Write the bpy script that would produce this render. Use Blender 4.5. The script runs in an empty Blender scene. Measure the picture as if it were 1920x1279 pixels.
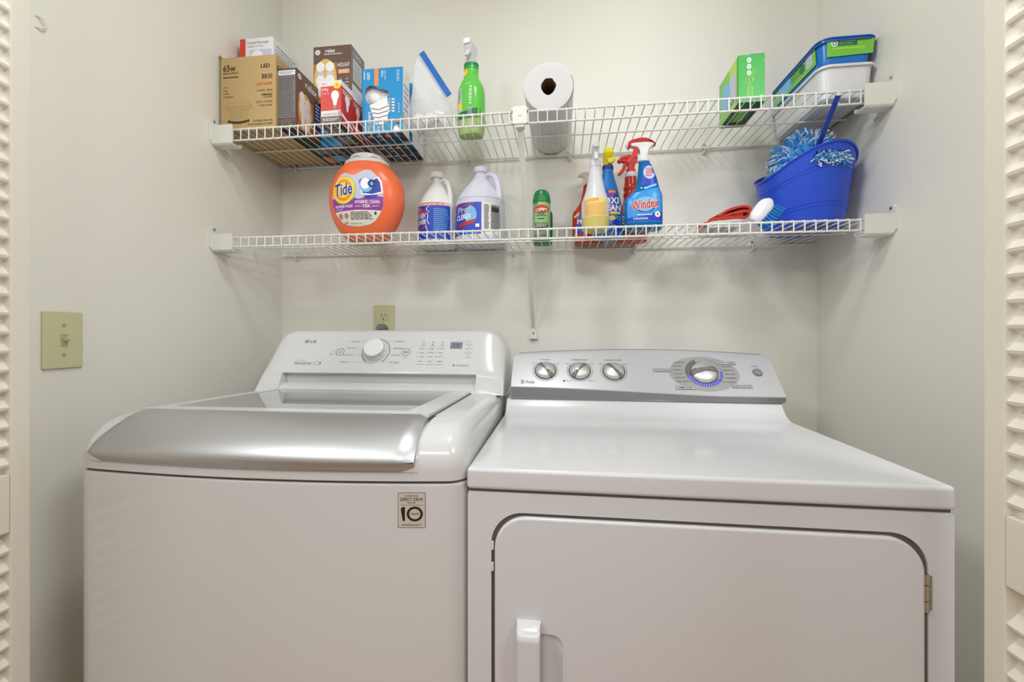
import bpy, bmesh, math, random
from mathutils import Vector, Matrix, noise, geometry
R = math.radians
C = bpy.context.scene.collection
scn = bpy.context.scene
random.seed(7)

# ------------------------------------------------------------------ camera, world, lights, exposure
cam_d = bpy.data.cameras.new('camera')
cam_d.sensor_width = 36.0
cam_d.lens = 785.0 / 1920.0 * 36.0
cam_d.shift_y = -18.5 / 1920.0
cam_d.clip_start = 0.02
cam = bpy.data.objects.new('camera', cam_d)
C.objects.link(cam)
cam.location = (0, 0, 1.128)
cam.rotation_euler = (R(90), 0, R(6.83))
scn.camera = cam

w = bpy.data.worlds.new('world')
scn.world = w
w.use_nodes = True
bg = w.node_tree.nodes['Background']
bg.inputs['Color'].default_value = (1.0, 0.93, 0.84, 1)
bg.inputs['Strength'].default_value = 0.26

def area(name, loc, target, sx, sy, power, col):
    l = bpy.data.lights.new(name, 'AREA')
    l.shape = 'RECTANGLE'
    l.size = sx; l.size_y = sy; l.energy = power; l.color = col
    o = bpy.data.objects.new(name, l)
    C.objects.link(o)
    o.location = loc
    d = Vector(target) - Vector(loc)
    o.rotation_euler = d.to_track_quat('-Z', 'Y').to_euler()
    return o
area('closet_ceiling_light', (-0.10, 0.50, 2.42), (-0.10, 0.45, 0.9), 0.2, 0.2, 3.8, (0.96, 0.985, 1.0))
area('hall_fill_light', (1.10, -0.25, 2.38), (0.1, 0.60, 0.9), 0.5, 0.4, 11, (0.93, 0.97, 1.0))  # unseen fill light, added to brighten the left wall
area('hall_fill_light', (-1.20, -0.25, 2.38), (-0.2, 0.60, 0.9), 0.5, 0.4, 10, (0.93, 0.97, 1.0))  # matching unseen fill, added for the right wall
area('hall_fill_light', (-0.10, -1.10, 2.38), (0.0, 1.20, 1.2), 1.2, 0.4, 9, (0.95, 0.98, 1.0))  # far fill added behind the camera, no lamp known there

scn.view_settings.view_transform = 'Standard'
scn.view_settings.look = 'None'
scn.view_settings.gamma = 1.0
scn.view_settings.use_curve_mapping = False
scn.view_settings.exposure = 0.86

# ------------------------------------------------------------------ materials
def srgb(r, g, b):
    return tuple(((c / 255.0) / 12.92 if c / 255.0 <= 0.04045 else ((c / 255.0 + 0.055) / 1.055) ** 2.4) for c in (r, g, b))
MATS = {}
def mat(name, rgb, rough=0.5, metal=0.0, spec=0.5, trans=0.0, alpha=1.0, coat=0.0, ior=1.45, bump=0.0, bscale=200.0, emit=None, var=0.0, vscale=6.0, sss=0.0):
    m = bpy.data.materials.new(name)
    m.use_nodes = True
    nt = m.node_tree
    b = nt.nodes['Principled BSDF']
    c = srgb(*rgb)
    b.inputs['Base Color'].default_value = (*c, 1)
    b.inputs['Roughness'].default_value = rough
    b.inputs['Metallic'].default_value = metal
    b.inputs['Specular IOR Level'].default_value = spec
    b.inputs['Transmission Weight'].default_value = trans
    b.inputs['Alpha'].default_value = alpha
    b.inputs['Coat Weight'].default_value = coat
    b.inputs['IOR'].default_value = ior
    if sss:
        b.inputs['Subsurface Weight'].default_value = sss
        b.inputs['Subsurface Radius'].default_value = (0.02, 0.02, 0.02)
    if emit:
        b.inputs['Emission Color'].default_value = (*srgb(*emit[:3]), 1)
        b.inputs['Emission Strength'].default_value = emit[3]
    if bump or var:
        tc = nt.nodes.new('ShaderNodeTexCoord')
        if bump:
            n = nt.nodes.new('ShaderNodeTexNoise')
            n.inputs['Scale'].default_value = bscale
            n.inputs['Detail'].default_value = 3
            nt.links.new(tc.outputs['Object'], n.inputs['Vector'])
            bp = nt.nodes.new('ShaderNodeBump')
            bp.inputs['Strength'].default_value = bump
            bp.inputs['Distance'].default_value = 0.001
            nt.links.new(n.outputs['Fac'], bp.inputs['Height'])
            nt.links.new(bp.outputs['Normal'], b.inputs['Normal'])
        if var:
            n2 = nt.nodes.new('ShaderNodeTexNoise')
            n2.inputs['Scale'].default_value = vscale
            n2.inputs['Detail'].default_value = 4
            nt.links.new(tc.outputs['Object'], n2.inputs['Vector'])
            rp = nt.nodes.new('ShaderNodeMix')
            rp.data_type = 'RGBA'
            rp.inputs['A'].default_value = (*[x * (1 - var) for x in c], 1)
            rp.inputs['B'].default_value = (*[min(1, x * (1 + var)) for x in c], 1)
            nt.links.new(n2.outputs['Fac'], rp.inputs['Factor'])
            nt.links.new(rp.outputs['Result'], b.inputs['Base Color'])
    MATS[name] = m
    return m
mat('wall_paint', (232, 230, 221), 0.65, bump=0.12, bscale=260, var=0.012)
mat('ceiling_paint', (238, 238, 232), 0.8)
mat('floor_wood', (176, 132, 96), 0.35, var=0.18, vscale=9)
mat('door_paint', (226, 221, 207), 0.45, bump=0.04, bscale=150)
mat('appliance_white', (208, 208, 207), 0.2, coat=0.25)
mat('dryer_white', (212, 212, 214), 0.22, coat=0.25)
mat('seam_grey', (96, 90, 84), 0.7)
mat('black_gap', (20, 20, 22), 0.8)
mat('silver', (190, 191, 193), 0.40, metal=0.85)
mat('silver_shaded', (142, 143, 146), 0.32, metal=0.5)  # console silver with the shade of its lower band in the colour
mat('silver_grip', (158, 156, 150), 0.28, metal=0.8)
mat('silver_paint', (205, 206, 210), 0.3, metal=0.45)
mat('chrome_soft', (208, 208, 206), 0.42, metal=0.7)
mat('silver_dark', (150, 150, 150), 0.35, metal=0.5)
mat('silver_oval', (168, 168, 168), 0.4, metal=0.4)
mat('chrome', (225, 225, 228), 0.12, metal=1.0)
mat('steel', (190, 188, 182), 0.3, metal=1.0)
mat('lid_glass', (138, 140, 138), 0.03, spec=0.6, coat=0.3)
mat('knob_white', (226, 227, 228), 0.22)
mat('ink_grey', (110, 112, 116), 0.6)
mat('ink_light', (165, 167, 170), 0.6)
mat('ink_dark', (60, 60, 62), 0.6)
mat('lcd', (128, 134, 156), 0.1)
mat('led_blue', (44, 56, 170), 0.4, emit=(70, 90, 255, .25))
mat('wire_white', (228, 228, 222), 0.35)
mat('clip_white', (226, 226, 218), 0.4)
mat('almond', (204, 202, 160), 0.4)
mat('almond_dark', (186, 182, 140), 0.45)
mat('slot_dark', (40, 36, 30), 0.7)
mat('cord_grey', (120, 118, 116), 0.5)
mat('kraft', (188, 160, 110), 0.75, bump=0.1, bscale=120, var=0.04)
mat('kraft_dark', (140, 116, 76), 0.8)
mat('ink_brown', (60, 48, 34), 0.8)
mat('ink_orange', (205, 92, 40), 0.7)
mat('card_white', (232, 232, 234), 0.5)
mat('card_red', (214, 62, 48), 0.4)
mat('card_red2', (196, 44, 40), 0.4)
mat('card_brown', (104, 78, 66), 0.45)
mat('card_brown2', (84, 66, 60), 0.45)
mat('card_grey', (132, 124, 122), 0.5)
mat('glow_yellow', (226, 184, 90), 0.5)
mat('glow_amber', (176, 118, 60), 0.5)
mat('bulb_white', (240, 240, 238), 0.3)
mat('blue_card', (20, 146, 208), 0.4)
mat('blue_dark', (26, 62, 92), 0.5)
mat('navy', (36, 44, 120), 0.4)
mat('royal', (26, 66, 190), 0.35)
mat('sky_print', (120, 190, 232), 0.4)
mat('orange_print', (238, 150, 90), 0.5)
mat('black_print', (26, 26, 28), 0.5)
mat('white_print', (244, 244, 246), 0.4)
mat('lilac', (198, 201, 222), 0.5)
mat('purple', (150, 60, 160), 0.4)
mat('yellow_print', (250, 216, 60), 0.4)
mat('orange_deep', (246, 140, 34), 0.4)
mat('blue_ink', (34, 60, 160), 0.4)
mat('red_ink', (200, 50, 40), 0.4)
mat('label_cream', (226, 224, 210), 0.45)
mat('tub_orange', (246, 116, 70), 0.3, sss=0.1)
mat('lid_grey', (216, 214, 214), 0.4)
mat('jug_white', (236, 238, 234), 0.4, sss=0.15)
mat('jug_lilac', (222, 222, 238), 0.4, sss=0.15)
mat('jug_label', (38, 72, 196), 0.35)
mat('orange_band', (214, 92, 60), 0.4)
mat('green_cap', (24, 130, 72), 0.35)
mat('green_can', (150, 186, 122), 0.35)
mat('green_dark', (26, 92, 58), 0.35)
mat('green_bottle', (112, 212, 88), 0.16, trans=0.15, ior=1.3)
mat('green_liquid', (190, 216, 146), 0.2, trans=0.3, ior=1.3)
mat('green_label', (52, 168, 66), 0.3)
mat('lime', (176, 220, 70), 0.35)
mat('green_card', (44, 172, 58), 0.35)
mat('green_card2', (120, 200, 70), 0.35)
mat('teal_print', (20, 110, 90), 0.4)
mat('clear_white', (232, 234, 238), 0.15, alpha=0.55)
mat('bag_film', (240, 241, 246), 0.22, alpha=0.32)
mat('zip_blue', (44, 112, 196), 0.3, alpha=0.9)
mat('paper', (222, 222, 220), 0.95, bump=0.25, bscale=90)
mat('paper_edge', (212, 212, 212), 0.95, bump=0.5, bscale=140)
mat('card_tube', (120, 98, 70), 0.9)
mat('tub_blue', (26, 118, 208), 0.25)
mat('tub_blue_rim', (24, 92, 180), 0.25)
mat('tub_white', (228, 229, 234), 0.3)
mat('yellow_plastic', (236, 216, 44), 0.3)
mat('yellow_label', (232, 208, 120), 0.4)
mat('yellow_liquid', (226, 208, 120), 0.2, trans=0.2)
mat('spray_clear', (228, 230, 234), 0.25, alpha=0.8)
mat('red_plastic', (206, 44, 36), 0.28)
mat('red_bottle', (178, 42, 34), 0.22)
mat('pink_clear', (226, 206, 200), 0.2, alpha=0.55)
mat('windex_blue', (16, 112, 176), 0.12, trans=0.2, ior=1.33)
mat('windex_label', (50, 150, 226), 0.3)
mat('oxi_blue', (24, 120, 200), 0.3)
mat('bucket_blue', (38, 80, 208), 0.28)
mat('mop_blue', (64, 156, 230), 0.8)
mat('mop_white', (226, 234, 242), 0.8)
mat('handle_blue', (20, 62, 160), 0.25)
mat('cloth_red', (196, 62, 46), 0.85, bump=0.4, bscale=500)
mat('cloth_grey', (206, 204, 198), 0.9, bump=0.4, bscale=500)
mat('brush_blue', (44, 140, 220), 0.6)

# ------------------------------------------------------------------ mesh helpers
class MB:
    def __init__(s):
        s.v = []; s.f = []; s.m = []; s.mats = []; s.flat = set()
    def mi(s, name):
        if name not in s.mats: s.mats.append(name)
        return s.mats.index(name)
    def add(s, vs, fs, name):
        o = len(s.v); k = s.mi(name)
        s.v += [tuple(p) for p in vs]
        s.f += [tuple(i + o for i in f) for f in fs]
        s.m += [k] * len(fs)
        return s
    def addbm(s, bm, name, fn=None):
        bm.verts.index_update()
        vs = [v.co.copy() for v in bm.verts]
        if fn: vs = [fn(p) for p in vs]
        s.add(vs, [[v.index for v in f.verts] for f in bm.faces], name)
        bm.free(); return s
    def box(s, x0, y0, z0, x1, y1, z1, name, bev=0.0, seg=2, fn=None):
        bm = bmesh.new()
        bmesh.ops.create_cube(bm, size=1)
        for v in bm.verts:
            v.co = Vector((x0 + (v.co.x + .5) * (x1 - x0), y0 + (v.co.y + .5) * (y1 - y0), z0 + (v.co.z + .5) * (z1 - z0)))
        if bev: bmesh.ops.bevel(bm, geom=bm.edges[:], offset=bev, segments=seg, profile=0.5, affect='EDGES')
        return s.addbm(bm, name, fn)
    def rings(s, rs, name, cap0=True, cap1=True, closed=True):
        n = len(rs[0]); vs = [p for r in rs for p in r]; fs = []
        for i in range(len(rs) - 1):
            for j in range(n if closed else n - 1):
                a = i * n + j; b = i * n + (j + 1) % n
                fs.append((a, b, b + n, a + n))
        if cap0: fs.append(tuple(range(n))[::-1])
        if cap1: fs.append(tuple((len(rs) - 1) * n + j for j in range(n)))
        return s.add(vs, fs, name)
    def tube(s, pts, r, name, n=8, cap=True):
        pts = [Vector(p) for p in pts]
        rs = []; up = None
        for i, p in enumerate(pts):
            d = (pts[min(i + 1, len(pts) - 1)] - pts[max(i - 1, 0)]).normalized()
            if up is None: up = d.orthogonal().normalized()
            up = (up - d * up.dot(d)).normalized()
            sd = d.cross(up)
            rr = r[i] if isinstance(r, (list, tuple)) else r
            rs.append([p + (up * math.cos(2 * math.pi * k / n) + sd * math.sin(2 * math.pi * k / n)) * rr for k in range(n)])
        return s.rings(rs, name, cap, cap)
    def lathe(s, prof, name, n=32, c=(0, 0), cap0=True, cap1=True, ax='z', fn=None):
        rs = []
        for r, z in prof:
            ring = []
            for k in range(n):
                a = 2 * math.pi * k / n
                p = (c[0] + r * math.cos(a), c[1] + r * math.sin(a), z)
                if ax == 'y': p = (c[0] + r * math.cos(a), z, c[1] + r * math.sin(a))
                ring.append(fn(p) if fn else p)
            rs.append(ring)
        return s.rings(rs, name, cap0, cap1)
    def prism(s, poly, y0, y1, name, bev=0.0, ax='y', fn=None, seg=2):
        """2D outline (x,z) extruded along y (ax 'z': outline (x,y) extruded along z; ax 'x': (y,z) along x)"""
        bm = bmesh.new()
        def mk(p, t):
            return (p[0], t, p[1]) if ax == 'y' else ((p[0], p[1], t) if ax == 'z' else (t, p[0], p[1]))
        a = [bm.verts.new(mk(p, y0)) for p in poly]; b = [bm.verts.new(mk(p, y1)) for p in poly]
        f0 = bm.faces.new(a); f1 = bm.faces.new(b[::-1])
        n = len(poly)
        for i in range(n): bm.faces.new((a[i], b[i], b[(i + 1) % n], a[(i + 1) % n]))
        bmesh.ops.recalc_face_normals(bm, faces=bm.faces[:])
        if bev:
            ed = list(set(list(f0.edges) + list(f1.edges)))
            bmesh.ops.bevel(bm, geom=ed, offset=bev, segments=seg, profile=0.5, affect='EDGES')
        return s.addbm(bm, name, fn)
    def holed(s, outer, inners, y0, y1, name, fn=None):
        """plate with holes, outline in (x,z), thickness along y"""
        loops = [[Vector((p[0], p[1], 0)) for p in l] for l in [outer] + inners]
        bt = bmesh.new()
        for l in loops:
            vv = [bt.verts.new(p) for p in l]
            for i in range(len(vv)): bt.edges.new((vv[i], vv[(i + 1) % len(vv)]))
        bt.verts.index_update()
        bmesh.ops.triangle_fill(bt, edges=bt.edges[:], use_beauty=True, normal=(0, 0, 1))
        tri = [[v.index for v in f.verts] for f in bt.faces]; bt.free()
        flat = [p for l in loops for p in l]; n = len(flat)
        vs = [(p.x, y0, p.y) for p in flat] + [(p.x, y1, p.y) for p in flat]
        fs = [tuple(t) for t in tri] + [tuple(i + n for i in t[::-1]) for t in tri]
        o = 0
        for l in loops:
            k = len(l)
            for i in range(k):
                a = o + i; b = o + (i + 1) % k
                fs.append((a, b, b + n, a + n))
            o += k
        if fn: vs = [fn(p) for p in vs]
        k0 = len(s.f); s.flat |= set(range(k0, k0 + 2 * len(tri)))
        return s.add(vs, fs, name)
    def build(s, name, parent=None, label=None, loc=None, sharp=35, smooth=True, link=True):
        me = bpy.data.meshes.new(name)
        bm = bmesh.new()
        vv = [bm.verts.new(p) for p in s.v]
        for k, (f, m) in enumerate(zip(s.f, s.m)):
            try:
                fc = bm.faces.new([vv[i] for i in f]); fc.material_index = m; fc.smooth = smooth and k not in s.flat
            except ValueError: pass
        bmesh.ops.remove_doubles(bm, verts=bm.verts[:], dist=1e-6)
        bmesh.ops.recalc_face_normals(bm, faces=bm.faces[:])
        if smooth:
            t = math.radians(sharp)
            for e in bm.edges:
                if len(e.link_faces) == 2:
                    e.smooth = e.calc_face_angle(0) < t
        bm.to_mesh(me); bm.free()
        for n in s.mats: me.materials.append(MATS[n])
        o = bpy.data.objects.new(name, me)
        C.objects.link(o)
        if smooth and len(me.polygons) < 20000:
            wn = o.modifiers.new('weighted_normal', 'WEIGHTED_NORMAL'); wn.keep_sharp = True; wn.weight = 50
        if parent: o.parent = parent
        if loc: o.location = loc
        if label: o['label'] = label
        return o

_tc = {}
def text_tris(txt, bold=0.0, shear=0.0, res=2):
    k = (txt, bold, shear, res)
    if k in _tc: return _tc[k]
    cu = bpy.data.curves.new('t', 'FONT'); cu.body = txt; cu.resolution_u = res
    cu.offset = bold; cu.shear = shear; cu.dimensions = '2D'; cu.fill_mode = 'FRONT'
    ob = bpy.data.objects.new('t', cu); C.objects.link(ob)
    bpy.context.view_layer.update()
    dg = bpy.context.evaluated_depsgraph_get()
    me = bpy.data.meshes.new_from_object(ob.evaluated_get(dg))
    vs = [(v.co.x, v.co.y) for v in me.vertices]; fs = [tuple(p.vertices) for p in me.polygons]
    bpy.data.objects.remove(ob); bpy.data.curves.remove(cu); bpy.data.meshes.remove(me)
    x0 = min(p[0] for p in vs); x1 = max(p[0] for p in vs); y0 = min(p[1] for p in vs); y1 = max(p[1] for p in vs)
    vs = [((p[0] - x0) / (x1 - x0), (p[1] - y0) / (y1 - y0)) for p in vs]
    _tc[k] = (vs, fs, (x1 - x0) / (y1 - y0))
    return _tc[k]

class Decal:
    """flat printing laid on a surface given by fn(u, v, h)"""
    def __init__(s, mb, fn, S=(1, 1), L=None, eps=0.00025):
        s.mb = mb; s.fn = fn; s.S = S; s.L = L; s.eps = eps
    def put(s, vs, fs, m, layer):
        s.n = getattr(s, 'n', 0) + 1
        h = s.eps * (layer + 1) + 6e-6 * min(s.n, 40)
        vs = [(u * s.S[0], v * s.S[1]) for u, v in vs]
        if s.L:
            bm = bmesh.new()
            bv = [bm.verts.new((u, v, 0)) for u, v in vs]
            for f in fs:
                try: bm.faces.new([bv[i] for i in f])
                except ValueError: pass
            bmesh.ops.triangulate(bm, faces=[f for f in bm.faces if len(f.verts) > 4])
            for _ in range(6):
                le = [e for e in bm.edges if e.calc_length() > s.L]
                if not le: break
                bmesh.ops.subdivide_edges(bm, edges=le, cuts=1, use_grid_fill=True)
                bmesh.ops.triangulate(bm, faces=[f for f in bm.faces if len(f.verts) > 4])
            s.mb.addbm(bm, m, lambda p: s.fn(p.x, p.y, h))
        else:
            s.mb.add([s.fn(u, v, h) for u, v in vs], fs, m)
        return s
    def poly(s, pts, m, layer=0): return s.put(pts, [tuple(range(len(pts)))], m, layer)
    def rect(s, u0, v0, u1, v1, m, layer=0): return s.poly([(u0, v0), (u1, v0), (u1, v1), (u0, v1)], m, layer)
    def ell(s, cu, cv, ru, rv, m, layer=0, n=28, inner=0.0, a0=0, a1=360):
        t = [R(a0 + (a1 - a0) * k / n) for k in range(n + 1)]
        if inner:
            vs = [(cu + ru * math.cos(a), cv + rv * math.sin(a)) for a in t] + [(cu + ru * inner * math.cos(a), cv + rv * inner * math.sin(a)) for a in t]
            return s.put(vs, [(i, i + 1, i + n + 2, i + n + 1) for i in range(n)], m, layer)
        vs = [(cu, cv)] + [(cu + ru * math.cos(a), cv + rv * math.sin(a)) for a in t]
        return s.put(vs, [(0, i + 1, i + 2) for i in range(n)], m, layer)
    def text(s, t, u0, v0, u1, v1, m, layer=1, bold=0.0, shear=0.0, vert=0, rot=0.0):
        vs, fs, _ = text_tris(t, bold, shear)
        if vert == 1: q = [(u1 - (y * (u1 - u0)), v0 + x * (v1 - v0)) for x, y in vs]      # reads bottom to top
        elif vert == -1: q = [(u0 + y * (u1 - u0), v1 - x * (v1 - v0)) for x, y in vs]     # reads top to bottom
        else: q = [(u0 + x * (u1 - u0), v0 + y * (v1 - v0)) for x, y in vs]
        if rot:
            cu = (u0 + u1) / 2; cv = (v0 + v1) / 2; c = math.cos(R(rot)); d = math.sin(R(rot)); a = s.S[0]; b = s.S[1]
            q = [(cu + ((u - cu) * a * c - (v - cv) * b * d) / a, cv + ((u - cu) * a * d + (v - cv) * b * c) / b) for u, v in q]
        return s.put(q, fs, m, layer)
    def lines(s, u0, v0, u1, v1, n, m, layer=1, duty=0.5, gap=0.2, seed=1):
        rr = random.Random(seed); hh = (v1 - v0) / n
        for i in range(n):
            u = u0; v = v1 - (i + 1) * hh + hh * (1 - duty) / 2
            end = u1 - rr.random() * gap * (u1 - u0)
            while u < end:
                l = (0.06 + 0.14 * rr.random()) * (u1 - u0); e = min(end, u + l)
                s.rect(u, v, e, v + hh * duty, m, layer); u = e + 0.025 * (u1 - u0)
        return s

def thing(name, label, cat, loc=(0, 0, 0), rz=0.0, group=None, rot=None):
    o = bpy.data.objects.new(name, None); C.objects.link(o)
    o.empty_display_size = 0.05
    o.location = loc; o.rotation_euler = rot if rot else (0, 0, R(rz))
    o['label'] = label; o['category'] = cat
    if group: o['group'] = group
    return o
def tag(o, label, cat, group=None):
    o['label'] = label; o['category'] = cat
    if group: o['group'] = group
    return o
def struct(o, label=None):
    o['kind'] = 'structure'
    if label: o['label'] = label
    return o
def dup(root, loc=None, label=None, rz=None):
    def cp(o, par):
        c = o.copy(); C.objects.link(c); c.parent = par
        for ch in [x for x in bpy.data.objects if x.parent == o]: cp(ch, c)
        return c
    r = cp(root, None)
    if loc: r.location = loc
    if label: r['label'] = label
    if rz is not None: r.rotation_euler = (0, 0, R(rz))
    return r
def cut(obj, cutter_mb):
    c = cutter_mb.build('cutter', smooth=False)
    c.parent = obj.parent
    md = obj.modifiers.new('b', 'BOOLEAN'); md.object = c; md.operation = 'DIFFERENCE'; md.solver = 'EXACT'
    bpy.context.view_layer.update()
    dg = bpy.context.evaluated_depsgraph_get()
    me = bpy.data.meshes.new_from_object(obj.evaluated_get(dg))
    obj.modifiers.clear(); obj.data = me
    bpy.data.objects.remove(c)
    return obj

def rrect(x0, z0, x1, z1, r, n=8):
    rs = r if isinstance(r, (list, tuple)) else [r] * 4   # bl, br, tr, tl
    pts = []
    for (cx, cz, a0, rr) in ((x0 + rs[0], z0 + rs[0], 180, rs[0]), (x1 - rs[1], z0 + rs[1], 270, rs[1]), (x1 - rs[2], z1 - rs[2], 0, rs[2]), (x0 + rs[3], z1 - rs[3], 90, rs[3])):
        for k in range(n + 1):
            a = R(a0 + 90 * k / n); pts.append((cx + rr * math.cos(a), cz + rr * math.sin(a)))
    return pts
def crom(keys, sub=5):
    """Catmull-Rom through tuples"""
    out = []; n = len(keys)
    for i in range(n - 1):
        p0 = keys[max(i - 1, 0)]; p1 = keys[i]; p2 = keys[i + 1]; p3 = keys[min(i + 2, n - 1)]
        for k in range(sub):
            t = k / sub
            out.append(tuple(0.5 * (2 * b + (c - a) * t + (2 * a - 5 * b + 4 * c - d) * t * t + (3 * b - a - 3 * c + d) * t ** 3) for a, b, c, d in zip(p0, p1, p2, p3)))
    out.append(tuple(keys[-1])); return out
def sect(z, rx, ry, n=2.0, ox=0.0, oy=0.0, N=40):
    r = []
    for k in range(N):
        a = 2 * math.pi * k / N; c = math.cos(a); d = math.sin(a)
        r.append((ox + rx * math.copysign(abs(c) ** (2 / n), c), oy + ry * math.copysign(abs(d) ** (2 / n), d), z))
    return r
def lerp_keys(keys, z):
    if z <= keys[0][0]: return keys[0]
    for a, b in zip(keys, keys[1:]):
        if a[0] <= z <= b[0]:
            t = (z - a[0]) / max(b[0] - a[0], 1e-9); return tuple(p + (q - p) * t for p, q in zip(a, b))
    return keys[-1]
class Bottle:
    """body of lofted super-ellipse sections; keys (z, rx, ry, n, ox, oy)"""
    def __init__(s, keys, sub=5):
        keys = [tuple(k) + (2.0, 0.0, 0.0)[len(k) - 3:] if len(k) < 6 else tuple(k) for k in keys]
        s.k = crom(keys, sub); s.k = sorted(s.k, key=lambda t: t[0])
    def mesh(s, mb, m, z0=None, z1=None, grow=0.0, cap=True, N=40):
        ks = [k for k in s.k if (z0 is None or k[0] > z0) and (z1 is None or k[0] < z1)]
        if z0 is not None: ks = [(z0,) + tuple(lerp_keys(s.k, z0))[1:]] + ks
        if z1 is not None: ks = ks + [(z1,) + tuple(lerp_keys(s.k, z1))[1:]]
        return mb.rings([sect(k[0], k[1] + grow, k[2] + grow, k[3], k[4], k[5], N) for k in ks], m, cap, cap)
    def fn(s, u, v, h):
        z, rx, ry, n, ox, oy = lerp_keys(s.k, v)
        t = max(-0.995, min(0.995, (u - ox) / rx))
        return (ox + rx * t, oy - ry * (1 - abs(t) ** n) ** (1 / n) - h - 0.0003, v)

# ------------------------------------------------------------------ the closet and hall
XL, XR, YB = -1.017, 0.795, 1.42
def slab(name, a, b, m, label=None):
    o = MB().box(*a, *b, m).build(name, smooth=False); return struct(o, label)
slab('wall_back', (XL - .1, YB, 0), (XR + .1, YB + .1, 2.44), 'wall_paint')
slab('wall_left', (XL - .1, .60, 0), (XL, YB, 2.44), 'wall_paint')
slab('wall_right', (XR, .60, 0), (XR + .1, YB, 2.44), 'wall_paint')
slab('wall_front_left', (-2.2, .60, 0), (XL - .1, .71, 2.44), 'wall_paint')
slab('wall_front_right', (XR + .1, .60, 0), (2.0, .71, 2.44), 'wall_paint')
slab('floor', (-2.2, -3.2, -.05), (2.0, YB, 0), 'floor_wood')
slab('ceiling', (-2.2, -3.2, 2.44), (2.0, YB + .1, 2.5), 'ceiling_paint')
slab('wall_hall_left', (-2.3, -3.2, 0), (-2.2, .71, 2.44), 'wall_paint')
slab('wall_hall_right', (2.0, -3.2, 0), (2.1, .71, 2.44), 'wall_paint')
slab('baseboard_back', (XL, YB - .012, 0), (XR, YB, .09), 'door_paint')

# louvred bifold leaves standing folded at both sides of the opening
def louver_door(name, xf, side, ynear, yfar, lab):
    """xf = face towards the opening, side = +1 when the leaf lies to the right of its face"""
    root = thing(name, lab, 'door', (xf, yfar, 0)); del root['category']; struct(root)
    T = 0.030; st = 0.026; L = yfar - ynear
    def bx(y0, z0, y1, z1, bev=.002):
        m = MB(); m.box(min(0, side * T), -y1, z0, max(0, side * T), -y0, z1, 'door_paint', bev); return m
    bx(0, .02, st, 2.42).build('stile', root)
    bx(L - .05, .02, L, 2.42).build('stile', root)
    rails = [(.02, .18), (.821, .906) if side > 0 else (.805, .898), (2.35, 2.42)]
    for z0, z1 in rails: bx(st, z0, L - .05, z1).build('rail', root)
    pitch = .0305; m = MB()
    for (za, zb) in ((rails[0][1], rails[1][0]), (rails[1][1], rails[2][0])):
        # thin moulding round the louvre field
        z = za + .012
        while z + .022 < zb:
            x0, x1 = side * .003, side * (T - .004)
            p = [(x0, z), (x0 + side * .004, z - .003), (x1, z + .020), (x1, z + .026), (x1 - side * .003, z + .027), (x0 - side * .001, z + .004)]
            vs = [(a, -st + .0, b) for a, b in p] + [(a, -(L - .05), b) for a, b in p]
            n = len(p); fs = [tuple(range(n)), tuple(range(2 * n - 1, n - 1, -1))] + [(i, (i + 1) % n, n + (i + 1) % n, n + i) for i in range(n)]
            m.add(vs, fs, 'door_paint'); z += pitch
    m.build('louver_panel', root)
    return root
louver_door('door_1', -.880, -1, .22, .598, 'cream louvred folding door leaf at the left side of the opening')
louver_door('door_2', .530, 1, .22, .598, 'cream louvred folding door leaf at the right side of the opening')

# ------------------------------------------------------------------ wall fittings
def switch_plate():
    r = thing('light_switch', 'almond toggle light switch plate on the left wall', 'light switch', (XL, .741, 1.110), 90)
    # local: x along wall, -y out of the wall after rotation by 90 deg
    m = MB(); m.prism(rrect(-.035, -.058, .035, .058, .003, 3), -.006, 0, 'almond', .0025)
    m.holed(rrect(-.0058, -.0125, .0058, .0125, .001, 2), [rrect(-.0045, -.011, .0045, .011, .001, 2)], -.0075, -.006, 'almond_dark')
    m.build('cover_plate', r)
    t = MB(); t.box(-.0045, -.0065, -.011, .0045, -.006, .011, 'almond_dark')
    t.prism([(-.003, -.004), (.003, -.004), (.003, .003), (-.003, .003)], -.019, -.006, 'almond', .001, fn=lambda p: (p[0], p[1], p[2] + (-p[1] - .006) * .35))
    t.build('toggle', r)
    for z in (-.030, .030):
        s = MB(); s.lathe([(.0034, -.0062), (.0034, -.0072), (.002, -.0078)], 'steel', 12, (0, z), ax='y'); s.build('screw', r)
switch_plate()
def outlet():
    r = thing('wall_outlet', 'almond duplex outlet plate on the back wall above the washer', 'outlet', (-.626, YB, 1.160))
    m = MB(); m.prism(rrect(-.0385, -.060, .0385, .060, .003, 3), -.006, 0, 'almond', .0025); m.build('cover_plate', r)
    for cz in (.020, -.020):
        s = MB()
        out = []
        for k in range(24):
            a = 2 * math.pi * k / 24; out.append((.0172 * math.cos(a), cz + max(-.0135, min(.0135, .0172 * math.sin(a)))))
        s.prism(out, -.0082, -.006, 'almond', .0006)
        d = Decal(s, lambda u, v, h: (u, -.0082 - h, v))
        d.rect(-.0078, cz - .001, -.0056, cz + .009, 'slot_dark'); d.rect(.0056, cz, .0078, cz + .008, 'slot_dark'); d.ell(0, cz - .008, .0026, .0026, 'slot_dark')
        s.build('socket', r)
    s = MB(); s.lathe([(.003, -.0062), (.003, -.0072)], 'steel', 12, (0, 0), ax='y'); s.build('screw', r)
    r2 = thing('power_plug', 'grey round power plug pushed into the lower socket of the wall outlet', 'plug', (-.626, YB - .0085, 1.136))
    m = MB(); m.lathe([(.017, 0), (.018, -.006), (.018, -.022), (.012, -.034), (.006, -.040)], 'cord_grey', 24, ax='y')
    m.build('plug_body', r2)
    MB().tube([(0, -.036, 0), (0, -.055, -.006), (0, -.062, -.03), (.004, -.060, -.08), (.01, -.05, -.16), (.01, -.05, -.30)], .0045, 'cord_grey').build('cord', r2)
outlet()
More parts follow.
